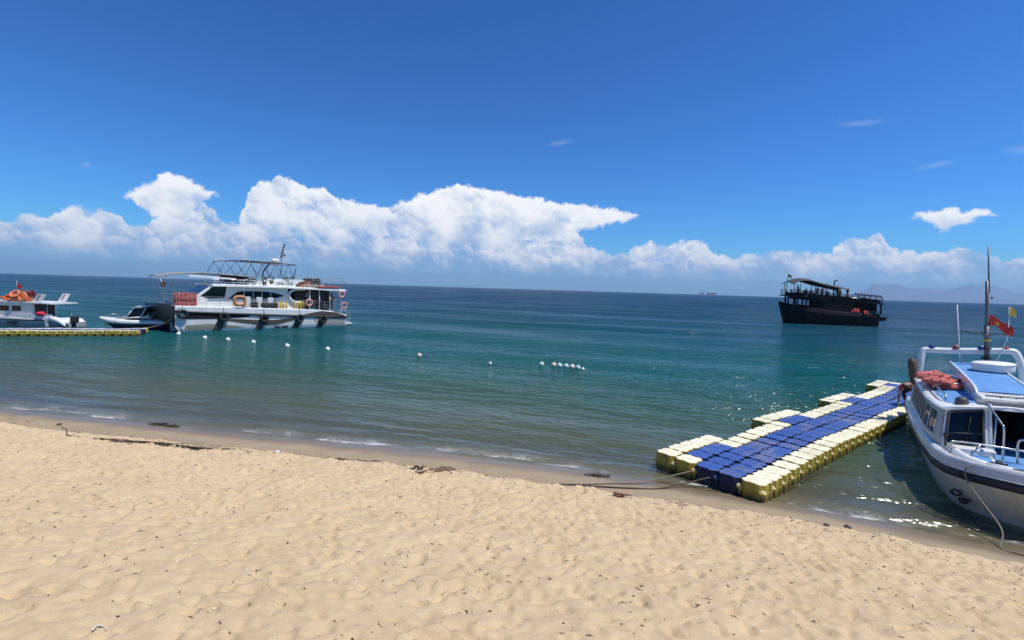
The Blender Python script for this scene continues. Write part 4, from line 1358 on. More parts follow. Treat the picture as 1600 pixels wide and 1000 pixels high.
swoosh([(0.45, 1.46), (3, 1.31), (5.0, 1.20)], [(0.45, 1.02), (3, 0.98), (5.0, 1.10)], mat('dark_stripe', (0.018, 0.016, 0.016), 0.75, var=0.1, spec=0.15))
swoosh([(0.5, 0.55), (2.2, 0.60), (3.2, 0.50), (4.5, 0.30)], [(0.5, 0.12), (2.2, 0.18), (3.2, 0.24), (4.5, 0.27)], mat('olive_stripe', (0.30, 0.27, 0.19), 0.45, var=0.12))
swoosh([(2.6, 1.0), (4.2, 0.92), (6, 0.78), (7.2, 0.80), (8.6, 0.98), (9.6, 1.02)], [(2.6, 0.95), (4.2, 0.66), (6, 0.36), (7.2, 0.40), (8.6, 0.72), (9.6, 1.0)], M_TAUPE)
swoosh([(10.4, 0.93), (11.6, 0.88), (13.3, 0.80)], [(10.4, 0.60), (11.6, 0.20), (13.3, 0.12)], mat('pale_taupe', (0.38, 0.35, 0.31), 0.4, var=0.1))
mb = MB()
rows = [[(u, -0.038, (rail_z(u) + 0.08) + (deck_z(u) - 0.06 - rail_z(u) - 0.08) * k * t_) for u, t_ in ((9.2, 0.05), (10.2, 0.55), (11.2, 0.95), (12.4, 1.0), (13.3, 1.0))] for k in (0, 0.5, 1)]
sheet(mb, rows, False)
mb.build('painted_swoosh', M_TAUPE, CT_)

# cabin
Y0, Y1 = 0.9, 4.6
cab = MB()
sidep = [(1.15, 1.9), (1.36, 2.70), (2.50, 3.58), (3.0, 3.66), (8.45, 3.62), (8.45, 2.9), (8.75, 2.45), (9.3, 2.26), (9.3, 1.6)]
cab.prism(sidep, Y0, Y1)
cab.build('cabin', M_CATW, CT_)


def pane(poly, name='side_window', m_=None, y=None, parent=CT_):
    for yy_ in ((Y0 - 0.012, Y0 - 0.002), (Y1 + 0.002, Y1 + 0.012)):
        MB().prism(poly, *yy_).build(name, m_ or M_GLASS, parent)


pane([(1.72, 2.74), (2.62, 3.50), (3.58, 3.52), (3.42, 2.58), (2.2, 2.55)], 'front_window')
pane([(3.62, 2.52), (4.42, 3.14), (4.85, 3.16), (4.85, 2.5)])
pane([(4.90, 2.5), (4.90, 3.16), (5.55, 3.18), (5.55, 2.5)])
pane([(5.60, 2.5), (5.60, 3.18), (6.25, 3.17), (6.25, 2.5)])
pane([(6.30, 2.5), (6.30, 3.165), (6.95, 3.12), (6.95, 2.53)])
pane([(7.0, 2.535), (7.0, 3.115), (7.55, 3.0), (8.10, 2.82), (7.6, 2.66)])
fw_ = MB()
slab(fw_, [(1.42, Y0 + 0.15, 2.755), (1.42, Y1 - 0.15, 2.755), (2.46, Y1 - 0.25, 3.56), (2.46, Y0 + 0.25, 3.56)], -0.012)
fw_.build('windscreen', M_GLASS, CT_)
# open after deck under the long roof
rf = MB()
rows = [[(u, y, z) for y, z in ((0.42, 3.46 + dz), (0.42, 3.58 + dz), (0.7, 3.645 + dz), (BEAM - 0.7, 3.645 + dz), (BEAM - 0.42, 3.58 + dz), (BEAM - 0.42, 3.46 + dz))] for u, dz in ((2.45, 0.05), (3.2, 0.06), (8, 0.02), (13.2, -0.14), (13.7, -0.16))]
rf.loft(rows, True, True, False)
rf.build('upper_deck', M_CATW, CT_)
arch = MB()
arch.tube(bez([(9.95, 0.80, 3.42), (9.2, 0.80, 3.40), (8.72, 0.80, 3.25), (8.50, 0.80, 2.95), (8.62, 0.80, 2.55), (9.0, 0.80, 2.27), (9.6, 0.80, 2.24)], 6), 0.10, 8)
arch.build('opening_surround', M_CATW, CT_)
for u in (10.3, 11.2, 12.2, 13.3):
    for y in (0.7, BEAM - 0.7):
        MB().tube([(u, y, deck_z(u)), (u, y, 3.40)], 0.045, 8).build('roof_post', M_CATW, CT_)
MB().box((10.9, 3.2, 2.55), (3.1, 3.2, 1.72), bev=0.05).build('after_cabin_shade', M_DARKROOM, CT_)  # large near-black box: the shade under the roof is put into its colour
MB().box((12.85, 3.6, 2.35), (0.7, 2.2, 1.7), bev=0.05).build('stair_block', M_DARKROOM, CT_)
# flybridge wings with the registration
for y in (0.62, BEAM - 0.66):
    fb = MB().prism([(6.4, 3.62), (6.9, 3.80), (7.9, 4.22), (9.5, 4.28), (9.85, 4.22), (9.35, 4.05), (9.0, 3.82), (8.95, 3.60)], y, y + 0.08)
    fb.build('flybridge_wing', M_CATW, CT_)
Mt = axis_frame((8.05, 0.612, 3.76), (0, -1, 0), (1, 0, 0))
text_mesh('registration_lettering', 'QNa 1328', 0.33, Mt, M_LETTER, CT_)
Mt = axis_frame((8.25, 0.612, 4.03), (0, -1, 0), (1, 0, 0))
text_mesh('registration_lettering', 'TM', 0.21, Mt, M_LETTER, CT_)
Mt = axis_frame((7.5, -0.008, 0.10), (0, -1, 0), (1, 0, 0))
text_mesh('hull_lettering', 'QNa 1328', 0.26, Mt, M_LETTER, CT_, extrude=0.05)
MB().box((9.9, 1.0, 3.86), (1.1, 0.5, 0.46), bev=0.05).build('seat_locker', mat('rust_cover', (0.42, 0.16, 0.08), 0.8, var=0.3, vscale=3), CT_)
MB().box((10.75, 1.3, 4.12), (1.25, 0.9, 0.60), bev=0.04).build('storage_box', M_DARKROOM, CT_)
MB().box((10.7, 0.72, 3.70), (1.9, 0.10, 0.32), bev=0.02).build('name_board', mat('beige_board', (0.45, 0.40, 0.32), 0.7, var=0.2, vscale=4), CT_)
for k in range(7):
    u, y = 4.0 + 0.62 * (k % 4) + 0.2 * (k // 4), 1.3 + 1.3 * (k // 4)
    sb_ = MB()
    slab(sb_, [(u, y, 3.95), (u + 0.75, y, 4.18), (u + 0.75, y + 0.6, 4.18), (u, y + 0.6, 3.95)], 0.06)
    sb_.tube([(u + 0.1, y + 0.05, 3.70), (u + 0.1, y + 0.05, 3.98)], 0.02, 6)
    sb_.tube([(u + 0.65, y + 0.05, 3.70), (u + 0.65, y + 0.05, 4.15)], 0.02, 6)
    sb_.tube([(u + 0.1, y + 0.55, 3.70), (u + 0.1, y + 0.55, 3.98)], 0.02, 6)
    sb_.tube([(u + 0.65, y + 0.55, 3.70), (u + 0.65, y + 0.55, 4.15)], 0.02, 6)
    sb_.build('sun_lounger', mat('pale_lounger', (0.5, 0.53, 0.52), 0.8, var=0.15) if k % 2 else M_DARKROOM, CT_)
# flybridge console and dark planters behind the coaming
MB().box((4.7, 2.7, 4.15), (1.6, 2.2, 0.55), bev=0.06).build('flybridge_console', M_NAVY, CT_)
for k, u in enumerate((6.6, 7.2, 8.4, 9.0)):
    pl = MB()
    pr = random.Random(k)
    for j in range(60):
        a, b_ = pr.uniform(0, 6.28), pr.uniform(0.05, 0.30)
        c0 = Vector((u + b_ * math.cos(a), 1.25 + b_ * math.sin(a), 4.02 + pr.uniform(0, 0.42)))
        d0 = Vector((pr.uniform(-1, 1), pr.uniform(-1, 1), pr.uniform(0.1, 1))).normalized() * 0.16
        e0 = d0.orthogonal().normalized() * 0.04
        pl.add([c0 - e0, c0 + d0 * 0.5 + e0, c0 + d0, c0 + d0 * 0.5 - e0 * 1.2], [(0, 1, 2, 3)])
    pl.lathe([(0.14, 3.68), (0.18, 4.05)], 10, M=Matrix.Translation((u, 1.25, 0)))
    pl.build('potted_plant', mat('planter_leaf', (0.03, 0.06, 0.025), 0.7, var=0.4, vscale=9), CT_)
# bimini: navy tube truss, canvas over its after half
by0, by1 = 1.2, 4.3
bt = MB()
for y in (by0, by1):
    bt.tube(bez([(3.55, y, 5.58), (4.2, y, 5.68), (5.5, y, 5.70), (7.4, y, 5.66), (9.3, y, 5.55)], 5), 0.04, 6)
    zig = [(3.0, 4.45), (3.6, 5.58), (4.35, 4.40), (5.35, 5.68), (6.1, 4.45), (6.6, 5.62), (7.0, 4.4), (7.5, 5.6), (8.2, 4.4), (8.6, 5.58), (9.0, 4.4), (9.3, 5.5), (9.1, 4.35)]
    for (u0, z0), (u1, z1) in zip(zig[:-1], zig[1:]):
        bt.tube([(u0, y, z0), (u1, y, z1)], 0.022, 5)
for u, z in ((3.55, 5.58), (5.4, 5.69), (7.4, 5.66), (9.3, 5.55)):
    bt.tube([(u, by0, z), (u, by1, z)], 0.03, 6)
bt.tube([(7.3, 2.0, 5.6), (6.8, 2.0, 4.9), (6.7, 2.0, 4.4)], 0.06, 6)
bt.build('bimini_frame', M_NAVYTUBE, CT_)
cv = MB()
rows = [[(u, y, z + 0.06 - 0.05 * ((y - 2.75) / 1.6) ** 2) for y in np.linspace(by0, by1, 7)] for u, z in ((5.5, 5.70), (6.4, 5.69), (7.4, 5.66), (8.6, 5.60))]
sheet(cv, rows, True)
rows = [[(p[0], p[1], p[2] - 0.05) for p in r] for r in rows]
sheet(cv, rows, True)
cv.build('bimini_canvas', M_CANVAS, CT_)
MB().lathe([(0.22, 5.76), (0.34, 5.80), (0.35, 5.92), (0.30, 6.02), (0.12, 6.06)], 20, M=Matrix.Translation((7.9, 2.4, 0))).build('radome', M_CATW, CT_)
# leaning mast with a string of signal balls
mm_ = MB().tube([(8.45, 2.5, 5.6), (8.6, 2.5, 6.4), (8.85, 2.5, 7.5)], [0.035, 0.03, 0.02], 6).build('signal_mast', M_DULL, CT_)
for k in range(6):
    MB().ball((8.44 + 0.055 * k, 2.42, 6.25 + 0.22 * k), 0.085, 8, 6, (1, 1, 1.2)).build('signal_ball', M_BLACK, mm_)
MB().ball((8.75, 2.42, 6.42), 0.09, 8, 6, (1, 1, 1.2)).build('signal_ball', M_BLACK, mm_)
# bow awning on thin poles
aw = MB()
rows = [[(u, y, z - 0.10 * ((y - 2.75) / 1.8) ** 2) for y in np.linspace(1.0, 4.5, 9)] for u, z in ((-0.95, 4.25), (-0.2, 4.42), (0.8, 4.56), (1.8, 4.62), (3.0, 4.58), (4.5, 4.50), (6.1, 4.42))]
sheet(aw, rows, True)
rows = [[(p[0], p[1], p[2] - 0.035) for p in r] for r in rows]
sheet(aw, rows, True)
aw.build('bow_awning', M_CANVAS, CT_)
MB().prism([(1.0, 4.36), (4.3, 4.20), (4.3, 4.10), (1.0, 4.20)], 0.99, 1.02).build('awning_valance', M_CATW, CT_)
for u, y in ((-0.9, 1.05), (-0.9, 4.45), (2.9, 1.05), (2.9, 4.45)):
    MB().tube([(u if u > 0 else 0.0, y, deck_z(max(u, 0))), (u, y, 4.22 if u < 0 else 4.5)], 0.009, 5).build('awning_pole', M_STEEL, CT_)
# guard rails
def guard(us_, y, z0, hgt, name='guard_rail', mids=(0.5,), r=0.018, m_=None):
    mb = MB()
    zt = lambda u: (z0(u) if callable(z0) else z0)
    mb.tube([(u, y, zt(u) + hgt) for u in us_], r, 6)
    for k in mids:
        mb.tube([(u, y, zt(u) + hgt * k) for u in us_], r * 0.7, 5)
    for u in us_:
        mb.tube([(u, y, zt(u)), (u, y, zt(u) + hgt)], r, 6)
    return mb.build(name, m_ or M_STEEL, CT_)


for y in (0.10, BEAM - 0.10):
    guard(np.arange(0.0, 13.3, 0.95), y, deck_z, 0.78, mids=(0.35, 0.68), r=0.013, m_=M_DULL)
    guard(np.arange(9.9, 13.8, 0.62), y + (0.45 if y < 1 else -0.45), 3.50, 1.0, mids=(0.25, 0.5, 0.75), m_=M_DULL)
    guard(np.arange(3.2, 6.6, 0.8), y + (0.55 if y < 1 else -0.55), 3.66, 0.42, mids=(0.5,))
mb = MB()
for z in (2.8, 2.5, 2.25):
    mb.tube([(0.0, 0.1, z), (0.0, BEAM - 0.1, z)], 0.018, 6)
mb.build('bow_rail', M_STEEL, CT_)
# stern platform ladder and bow boarding steps
ld = MB()
for y in (0.5, 1.1):
    ld.tube(bez([(13.5, y, 1.5), (13.9, y, 1.45), (14.15, y, 1.0), (14.2, y, 0.3)], 4), 0.025, 6)
for z in (0.45, 0.75, 1.05, 1.3):
    ld.tube([(14.15 - max(0, z - 0.9) * 0.5, 0.5, z), (14.15 - max(0, z - 0.9) * 0.5, 1.1, z)], 0.02, 6)
ld.build('stern_ladder', M_STEEL, CT_)
MB().box((13.9, 1.4, 0.26), (0.75, 2.2, 0.07), bev=0.02).build('swim_platform', M_CATW, CT_)
ld = MB()
for y in (3.9, 4.7):
    ld.tube([(-0.15, y, 1.9), (-1.35, y, 0.35)], 0.035, 6)
for k in range(5):
    u = -0.3 - 0.25 * k
    ld.box((u, 4.3, 1.72 - 0.32 * k), (0.20, 0.85, 0.03))
ld.build('bow_boarding_steps', M_DULL, CT_)
fp = MB().tube([(-0.05, 2.75, 2.0), (-0.3, 2.75, 2.9), (-0.48, 2.75, 3.85)], 0.022, 6).build('bow_flagstaff', M_CATW, CT_)
flag_mesh(MB(), (0, 0, 0), 0.34, 0.42, 0.06, Matrix.Translation((-0.48, 2.75, 3.84)), 6, 4).build('red_flag', mat('flag_orange_red', (0.62, 0.12, 0.06), 0.8), fp)
wl_ = MB().box((0.15, 3.6, 2.10), (0.55, 0.5, 0.2), bev=0.04)
wl_.lathe([(0.13, 2.2), (0.16, 2.3), (0.10, 2.42), (0.14, 2.5)], 10, M=Matrix.Translation((0.15, 3.6, 0)))
wl_.build('windlass', M_CATW, CT_)

# ---- things carried on it
names = ['tyre fender hung at the catamaran bow corner', 'tyre fender second from the catamaran bow', 'tyre fender at the middle of the catamaran side',
         'tyre fender second from the catamaran stern', 'tyre fender nearest the catamaran stern']
for lab, u, z in zip(names, (0.30, 3.06, 6.08, 9.06, 11.16), (1.40, 1.12, 0.95, 0.88, 0.74)):
    mb = MB().torus(0.27, 0.105, 20, 8, M=Matrix.Rotation(math.pi / 2, 4, 'X'))
    o = mb.build('tyre_fender', M_TYRE)
    o.matrix_world = mwc @ Matrix.Translation((u, -0.16, z))
    tag(o, lab, 'tyre fender', 'tyre fenders along the catamaran')
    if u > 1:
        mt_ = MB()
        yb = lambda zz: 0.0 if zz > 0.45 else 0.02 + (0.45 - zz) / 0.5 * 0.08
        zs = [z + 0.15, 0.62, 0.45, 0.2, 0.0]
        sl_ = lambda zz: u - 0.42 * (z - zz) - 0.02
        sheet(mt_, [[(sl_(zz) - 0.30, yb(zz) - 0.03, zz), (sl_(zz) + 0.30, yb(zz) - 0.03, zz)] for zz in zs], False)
        mt_.build('slanted_panel', mat('dark_grey_panel', (0.05, 0.05, 0.045), 0.8, var=0.3, vscale=4), CT_)  # dark slanted panel on the hull, from the tyre down to the waterline
    MB().tube([(0, 0, 0.22), (0, 0.10, deck_z(u) - z + 0.02)], 0.016, 5).build('hanging_rope', M_ROPE, o)
M_RINGP = mat('ring_pink', (0.58, 0.26, 0.24), 0.6, var=0.15)
for lab, u, y, z in (('upper pinkish life ring on the catamaran stern post', 13.25, 0.55, 3.02), ('lower pinkish life ring on the catamaran stern rail', 13.25, 0.05, 1.98), ('pinkish life ring on the guard rail by the catamaran opening', 9.9, 0.03, 2.25)):
    mb = MB().torus(0.27, 0.085, 20, 8, M=Matrix.Rotation(math.pi / 2, 4, 'X'))
    o = mb.build('life_ring', M_RINGP)
    o.matrix_world = mwc @ Matrix.Translation((u, y - 0.09, z))
    tag(o, lab, 'life ring')
    for k in range(4):
        a = k * math.pi / 2 + 0.6
        b_ = MB().torus(0.092, 0.012, 10, 5, M=Matrix.Translation((0.27 * math.cos(a), 0, 0.27 * math.sin(a))) @ Matrix.Rotation(-a, 4, 'Y'))
        b_.build('grab_line_band', M_CATW, o)
lf = thing('life_float', 'tan oval life float propped on the catamaran guard rail', 'life float', mwc @ Vector((4.25, -0.02, 2.40)), CAT_A)
pts = [(0.38 * math.copysign(abs(math.cos(a)) ** 0.5, math.cos(a)), 0, 0.32 * math.copysign(abs(math.sin(a)) ** 0.5, math.sin(a))) for a in [k * math.tau / 24 for k in range(24)]]
MB().tube(pts, 0.13, 8, closed=True).build('float_ring', mat('tan_float', (0.46, 0.22, 0.10), 0.7, var=0.3, vscale=5), lf)
nt = MB()
for k in range(-2, 3):
    nt.tube([(k * 0.12, -0.02, -0.28), (k * 0.12, -0.02, 0.28)], 0.014, 5)
nt.build('webbing', M_CATW, lf)
for k in range(8):
    # yellow diving cylinders standing in a row behind the rail
    o = MB().lathe([(0.06, 0), (0.085, 0.02), (0.085, 0.44), (0.07, 0.52), (0.03, 0.56), (0.03, 0.62), (0.05, 0.63), (0.05, 0.68), (0.01, 0.69)], 10).build('diving_cylinder', M_YELLOW)
    o.matrix_world = mwc @ Matrix.Translation((7.35 + 0.25 * k + (0.5 if k > 3 else 0), 0.42, deck_z(8)))
    tag(o, 'yellow diving cylinder standing in a row along the catamaran side deck', 'diving cylinder', 'diving cylinders on the catamaran')
for k, (u, sc) in enumerate(((5.0, 1.0), (5.9, 1.1), (6.8, 0.9))):
    ch_ = thing('plastic_chair', 'white plastic chair on the catamaran side deck, %s' % ['beside the tan life float', 'second from the tan life float', 'third from the tan life float', 'next to the yellow cylinders', 'under the stern roof by the ring', 'under the stern roof near the person'][k], 'chair', mwc @ Vector((u, 0.55, deck_z(u))), CAT_A + 1.4)
    MB().box((0, 0, 0.42), (0.44, 0.44, 0.04), bev=0.015).build('seat', M_CATW, ch_)
    MB().box((-0.2, 0, 0.66), (0.04, 0.42, 0.46), bev=0.015).build('backrest', M_CATW, ch_)
    for sx in (-1, 1):
        for sy in (-1, 1):
            MB().tube([(0.19 * sx, 0.19 * sy, 0.42), (0.22 * sx, 0.22 * sy, 0)], 0.022, 6).build('leg', M_CATW, ch_)
ME_JACKET_R = life_jacket_mesh('life_jacket_red', mat('worn_red', (0.36, 0.05, 0.04), 0.85, var=0.35, vscale=9, dirt=(0.5, 0.42, 0.38), dirt_amt=0.6, dirt_scale=4))
GR = 'red life jackets stacked at the catamaran bow'
for k in range(10):
    jacket(mwc, (0.15 + 0.26 * (k % 5), 0.75, 2.12 + 0.42 * (k // 5) + 0.1), (1.35, 0, random.uniform(-0.15, 0.15)), 'red life jacket stacked behind the catamaran bow rail', GR, ME_JACKET_R)
for k, (u, lab) in enumerate(((5.45, 'black kit bag on the catamaran side deck nearest the tan life float'), (6.35, 'black kit bag in the middle of the catamaran side deck'), (7.05, 'black kit bag next to the yellow diving cylinders'), (11.6, 'black kit bag under the catamaran stern roof'))):
    o = MB().box((0, 0, 0.26), (0.62, 0.40, 0.52), bev=0.12).tube([(-0.18, 0, 0.50), (-0.1, 0, 0.66), (0.1, 0, 0.66), (0.18, 0, 0.50)], 0.02, 5).build('kit_bag', M_BLACK)
    o.matrix_world = mwc @ Matrix.Translation((u, 0.42, deck_z(u))) @ Matrix.Rotation(0.2 * k - 0.3, 4, 'Z')
    tag(o, lab, 'bag')
GR = 'red life jackets along the catamaran upper deck'
for k in range(6):
    jacket(mwc, (11.15 + 0.33 * k, 0.62, 3.60), (0.1, 0, 1.57 + random.uniform(-0.2, 0.2)), 'red life jacket laid along the catamaran upper deck edge', GR, ME_JACKET_R)
person('person in an orange-red top at the catamaran stern rail', mwc @ Vector((12.45, 1.0, deck_z(12.4))), CAT_A - 1.57, 'rail', mat('orange_top', (0.70, 0.09, 0.05), 0.85, var=0.1))
person('person in a teal top standing under the catamaran roof', mwc @ Vector((10.45, 1.5, deck_z(10.4))), CAT_A - 1.2, 'stand', mat('teal_top', (0.10, 0.20, 0.24), 0.85, var=0.1))
a_, b_ = mwc @ Vector((0.35, -0.05, 1.9)), mwc @ Vector((-0.6, 4.4, 0.55))
tag(MB().tube(bez([mwc @ Vector((0.1, -0.06, 1.85)), mwc @ Vector((-0.4, 0.6, 0.9)), mwc @ Vector((-1.0, 1.6, 0.42)), (-26.7, 34.6, 0.36)], 8), 0.03, 6).build('mooring_rope', M_ROPE), 'slack mooring rope looping from the catamaran bow to the far dock', 'rope')

# ================================================================== DARK WOODEN TOUR BOAT
SHIP_A = math.radians(-6)
WS_ = thing('wooden_boat', 'black two-deck wooden tour boat anchored offshore with a curved canopy', 'boat', (42.67, 76.76, 0.0), SHIP_A)
mws = frame_of(WS_)
M_TAR = mat('tarred_wood', (0.006, 0.0065, 0.008), 0.75, var=0.5, vscale=1.2, bump=0.4, bscale=6, spec=0.25)
M_TAR2 = mat('dark_timber', (0.011, 0.011, 0.013), 0.75, var=0.4, vscale=2, spec=0.25)
HU = [(-0.75, 0.10), (-0.3, 0.75), (0.6, 1.45), (2.2, 1.95), (5, 2.2), (9, 2.2), (12, 2.0), (13.3, 1.75)]
sh_z = lambda u: float(np.interp(u, [-0.8, 1, 4, 7, 10, 13.4], [3.25, 2.75, 2.3, 2.0, 1.88, 1.86]))
HB = MB()
rows = []
for k, (wk, zk) in enumerate(((0.05, 0), (0.62, 0.05), (0.86, 0.3), (0.96, 0.65), (1.0, 1.0), (0.97, 1.03), (0.93, 0.98))):
    row = []
    for u, w in HU:
        z0 = -0.6
        rake = (1 - zk) * max(0, (1.2 - u)) * 0.55
        row.append((u + rake, w * wk, z0 + (sh_z(u) - z0) * zk))
    rows.append(row)
sheet(HB, mirror_rows(rows), True)
stn = [r[-1] for r in rows]
HB.add(stn + [(u, -w, z) for u, w, z in reversed(stn)], [tuple(range(len(stn) * 2))])
HB.build('hull', M_TAR, WS_)
for zz in (0.35, 0.62, 0.86):
    st_ = MB()
    pl_ = []
    for u, w in HU:
        wk = float(np.interp(zz, [0.05, 0.3, 0.65, 1.0], [0.62, 0.86, 0.96, 1.0]))
        pl_.append((u + (1 - zz) * max(0, (1.2 - u)) * 0.55, w * wk + 0.02, -0.6 + (sh_z(u) + 0.6) * zz))
    full = mirror_rows([pl_])[0]
    st_.tube(full, 0.045, 5)
    st_.build('rubbing_strake', M_TAR2, WS_)
dkm = MB()
sheet(dkm, [[(u, w * 0.95 * k, sh_z(u) - 0.10) for k in (1, -1)] for u, w in HU], False)
dkm.build('lower_deck', M_TAR2, WS_)
up_z = lambda u: 4.36 - (u - 0.1) * 0.066
ud = MB()
uw = lambda u: float(np.interp(u, [0, 1, 3, 13.5], [1.5, 1.9, 2.15, 2.1]))
rows = [[(u, w_, up_z(u) + dz) for w_, dz in ((uw(u), -0.12), (uw(u), 0.02), (-uw(u), 0.02), (-uw(u), -0.12))] for u in (-0.1, 1, 3, 6, 9, 12, 13.6)]
ud.loft(rows, True, True)
ud.build('upper_deck', M_TAR2, WS_)
# lower house: open windows forward, solid side amidships, open after end
for s in (1, -1):
    for u in (0.9, 1.35, 2.55, 3.7, 4.85):
        w_ = min(uw(u), float(np.interp(u, [p[0] for p in HU], [p[1] for p in HU]))) * 0.93
        MB().box((u, w_ * s, (sh_z(u) + up_z(u)) / 2), (0.20, 0.12, up_z(u) - sh_z(u) + 0.1)).build('house_post', M_TAR2, WS_)
    hs = MB()
    slab(hs, [(4.9, 2.02 * s, sh_z(4.9) - 0.1), (9.3, 2.05 * s, sh_z(9.3) - 0.1), (9.3, 2.05 * s, up_z(9.3)), (4.9, 2.02 * s, up_z(4.9))], 0.06)
    slab(hs, [(1.3, 1.62 * s, sh_z(1.3) - 0.1), (4.9, 2.02 * s, sh_z(4.9) - 0.1), (4.9, 2.02 * s, sh_z(4.9) + 0.42), (1.3, 1.62 * s, sh_z(1.3) + 0.32)], 0.06)
    slab(hs, [(1.3, 1.62 * s, up_z(1.3) - 0.42), (4.9, 2.02 * s, up_z(4.9) - 0.42), (4.9, 2.02 * s, up_z(4.9) - 0.03), (1.3, 1.62 * s, up_z(1.3) - 0.03)], 0.06)
    hs.build('house_side', M_TAR, WS_)
    for u in (10.2, 11.2, 12.2, 13.2):
        MB().box((u, 1.9 * s, (sh_z(u) + up_z(u)) / 2), (0.18, 0.16, up_z(u) - sh_z(u))).build('house_post', M_TAR2, WS_)
    gr_ = MB()
    gr_.box((11.6, 1.93 * s, sh_z(11.5) + 0.42), (3.9, 0.06, 0.08))
    for k in range(14):
        gr_.box((9.8 + 0.28 * k, 1.93 * s, sh_z(11) + 0.2), (0.06, 0.05, 0.45))
    gr_.build('lower_rail', mat('weathered_rail', (0.10, 0.10, 0.095), 0.8, var=0.3), WS_)
    ur = MB()
    for k in range(16):
        u = 0.3 + 0.86 * k
        ur.box((u, uw(u) * 0.97 * s, up_z(u) + 0.46), (0.09, 0.09, 0.92))
    for dz in (0.30, 0.60, 0.90):
        ur.tube([(u, uw(u) * 0.97 * s, up_z(u) + dz) for u in (0.2, 1, 3, 6, 9, 13.3)], 0.035, 5)
    for u0, u1 in ((0.9, 2.2), (3.0, 5.6), (6.1, 8.9), (10.0, 13.0)):
        slab(ur, [(u0, uw(u0) * 0.95 * s, up_z(u0) + 0.04), (u1, uw(u1) * 0.95 * s, up_z(u1) + 0.04), (u1, uw(u1) * 0.95 * s, up_z(u1) + 0.50), (u0, uw(u0) * 0.95 * s, up_z(u0) + 0.56)], 0.03)
    ur.build('upper_rail', M_TAR, WS_)
    for u, z in ((0.75, 6.35), (3.2, 6.75), (5.4, 6.35), (7.0, 6.0), (8.5, 5.72)):
        MB().tube([(u, 1.75 * s, up_z(u)), (u, 1.75 * s, z)], 0.045, 6).build('canopy_post', M_TAR2, WS_)
bh = MB().box((7.2, 0, 3.0), (4.1, 3.9, 1.9))
bh.box((11.2, 0, 2.75), (3.6, 2.6, 1.55))
bh.build('engine_house', M_TAR, WS_)
ar_ = MB()
for k in range(12):
    u = 9.4 + 0.33 * k
    ar_.lathe([(0.05, up_z(u) + 0.90), (0.11, up_z(u) + 1.0), (0.12, up_z(u) + 1.1), (0.05, up_z(u) + 1.22)], 8, M=Matrix.Translation((u, -1.98, 0)))
ar_.build('rail_finials', M_TAR, WS_)
cn = MB()
cz = lambda u: float(np.interp(u, [0.3, 1.2, 2.2, 3.2, 4.5, 6.2, 8.7], [6.45, 6.95, 7.1, 7.0, 6.6, 6.25, 5.75]))
for off in (0, -0.05):
    rows = [[(u, 1.95 * k, cz(u) + off - 0.42 * k * k) for k in np.linspace(-1, 1, 9)] for u in np.linspace(0.3, 8.7, 18)]
    sheet(cn, rows, True)
cn.build('canopy', mat('canopy_dark', (0.055, 0.055, 0.058), 0.8, var=0.2), WS_)
fs_ = MB().tube([(0.1, 0, 3.4), (0.3, 0, 5.4), (0.5, 0, 7.75)], 0.05, 6).build('bow_staff', M_TAR2, WS_)
flag_mesh(MB(), (0.0, 0, 0), 0.50, 0.42, 0.06, Matrix.Translation((0.5, 0, 7.65)), 6, 4, droop=0.6).build('bow_flag', mat('dull_flag', (0.16, 0.13, 0.06), 0.8), fs_)
sk_ = MB().tube([(7.6, 0.6, 4.0), (7.65, 0.6, 6.7), (7.75, 0.6, 6.86), (8.05, 0.6, 6.9)], 0.09, 8)
sk_.build('exhaust_stack', M_TAR, WS_)
sf_ = MB().tube([(9.6, 0.8, 3.7), (9.6, 0.8, 5.5)], 0.03, 6).build('stern_staff', M_TAR2, WS_)
flag_mesh(MB(), (0.0, 0, 0), 0.36, 0.42, 0.05, Matrix.Translation((9.6, 0.8, 5.45)), 5, 4, droop=0.3).build('stern_flag', mat('navy_flag', (0.012, 0.014, 0.03), 0.8), sf_)
sp_ = MB().box((14.05, 0, 1.35), (1.5, 2.6, 0.16))
sp_.box((14.0, 0, 1.05), (1.3, 1.6, 0.45), taper=1.08)
sp_.build('stern_platform', M_TAR, WS_)
# upper deck benches
for k in range(4):
    MB().box((1.7 + 1.5 * k, 0, up_z(2) + 0.30 - 0.1 * k), (0.5, 2.6, 0.5), bev=0.05).build('deck_bench', M_TAR2, WS_)
for lab, u, y, rot, pose, sh, vs_ in (
        ('dark-clad person standing at the bow rail of the black boat', 1.5, -1.45, 3.1, 'rail', JEAN, None),
        ('person in a pale orange vest under the middle of the black boat canopy', 4.9, -1.5, -1.5, 'stand', mat('pink_vest', (0.72, 0.25, 0.18), 0.8), mat('pale_orange_vest', (0.75, 0.28, 0.18), 0.8)),
        ('person in an orange life vest at the after end of the black boat canopy', 7.2, -1.45, -1.5, 'stand', JEAN, M_ORANGE),
        ('second orange-vested person beside the black boat exhaust stack', 7.65, -1.1, -1.3, 'stand', JEAN, mat('bright_orange_vest', (0.8, 0.22, 0.10), 0.8)),
        ('dark-clad person sitting second from the bow on the black boat', 2.6, -1.4, -1.7, 'sit', JEAN, None),
        ('dark-clad person sitting third from the bow on the black boat', 3.4, -1.2, -1.4, 'sit', mat('charcoal_top', (0.04, 0.04, 0.045), 0.9), None),
        ('person in a dark green top standing amidships on the black boat', 4.3, -1.3, -1.8, 'stand', mat('green_top', (0.03, 0.06, 0.05), 0.9), None),
        ('dark-clad person sitting just aft of the pale orange vest on the black boat', 5.8, -1.3, -1.5, 'sit', JEAN, None),
        ('person in a pink top sitting aft of the black boat canopy', 8.7, -1.2, -1.6, 'sit', mat('pink_top', (0.72, 0.36, 0.33), 0.8), None)):
    person(lab, mws @ Vector((u, y, up_z(u) + 0.02)), SHIP_A + rot, pose, sh, vs_)
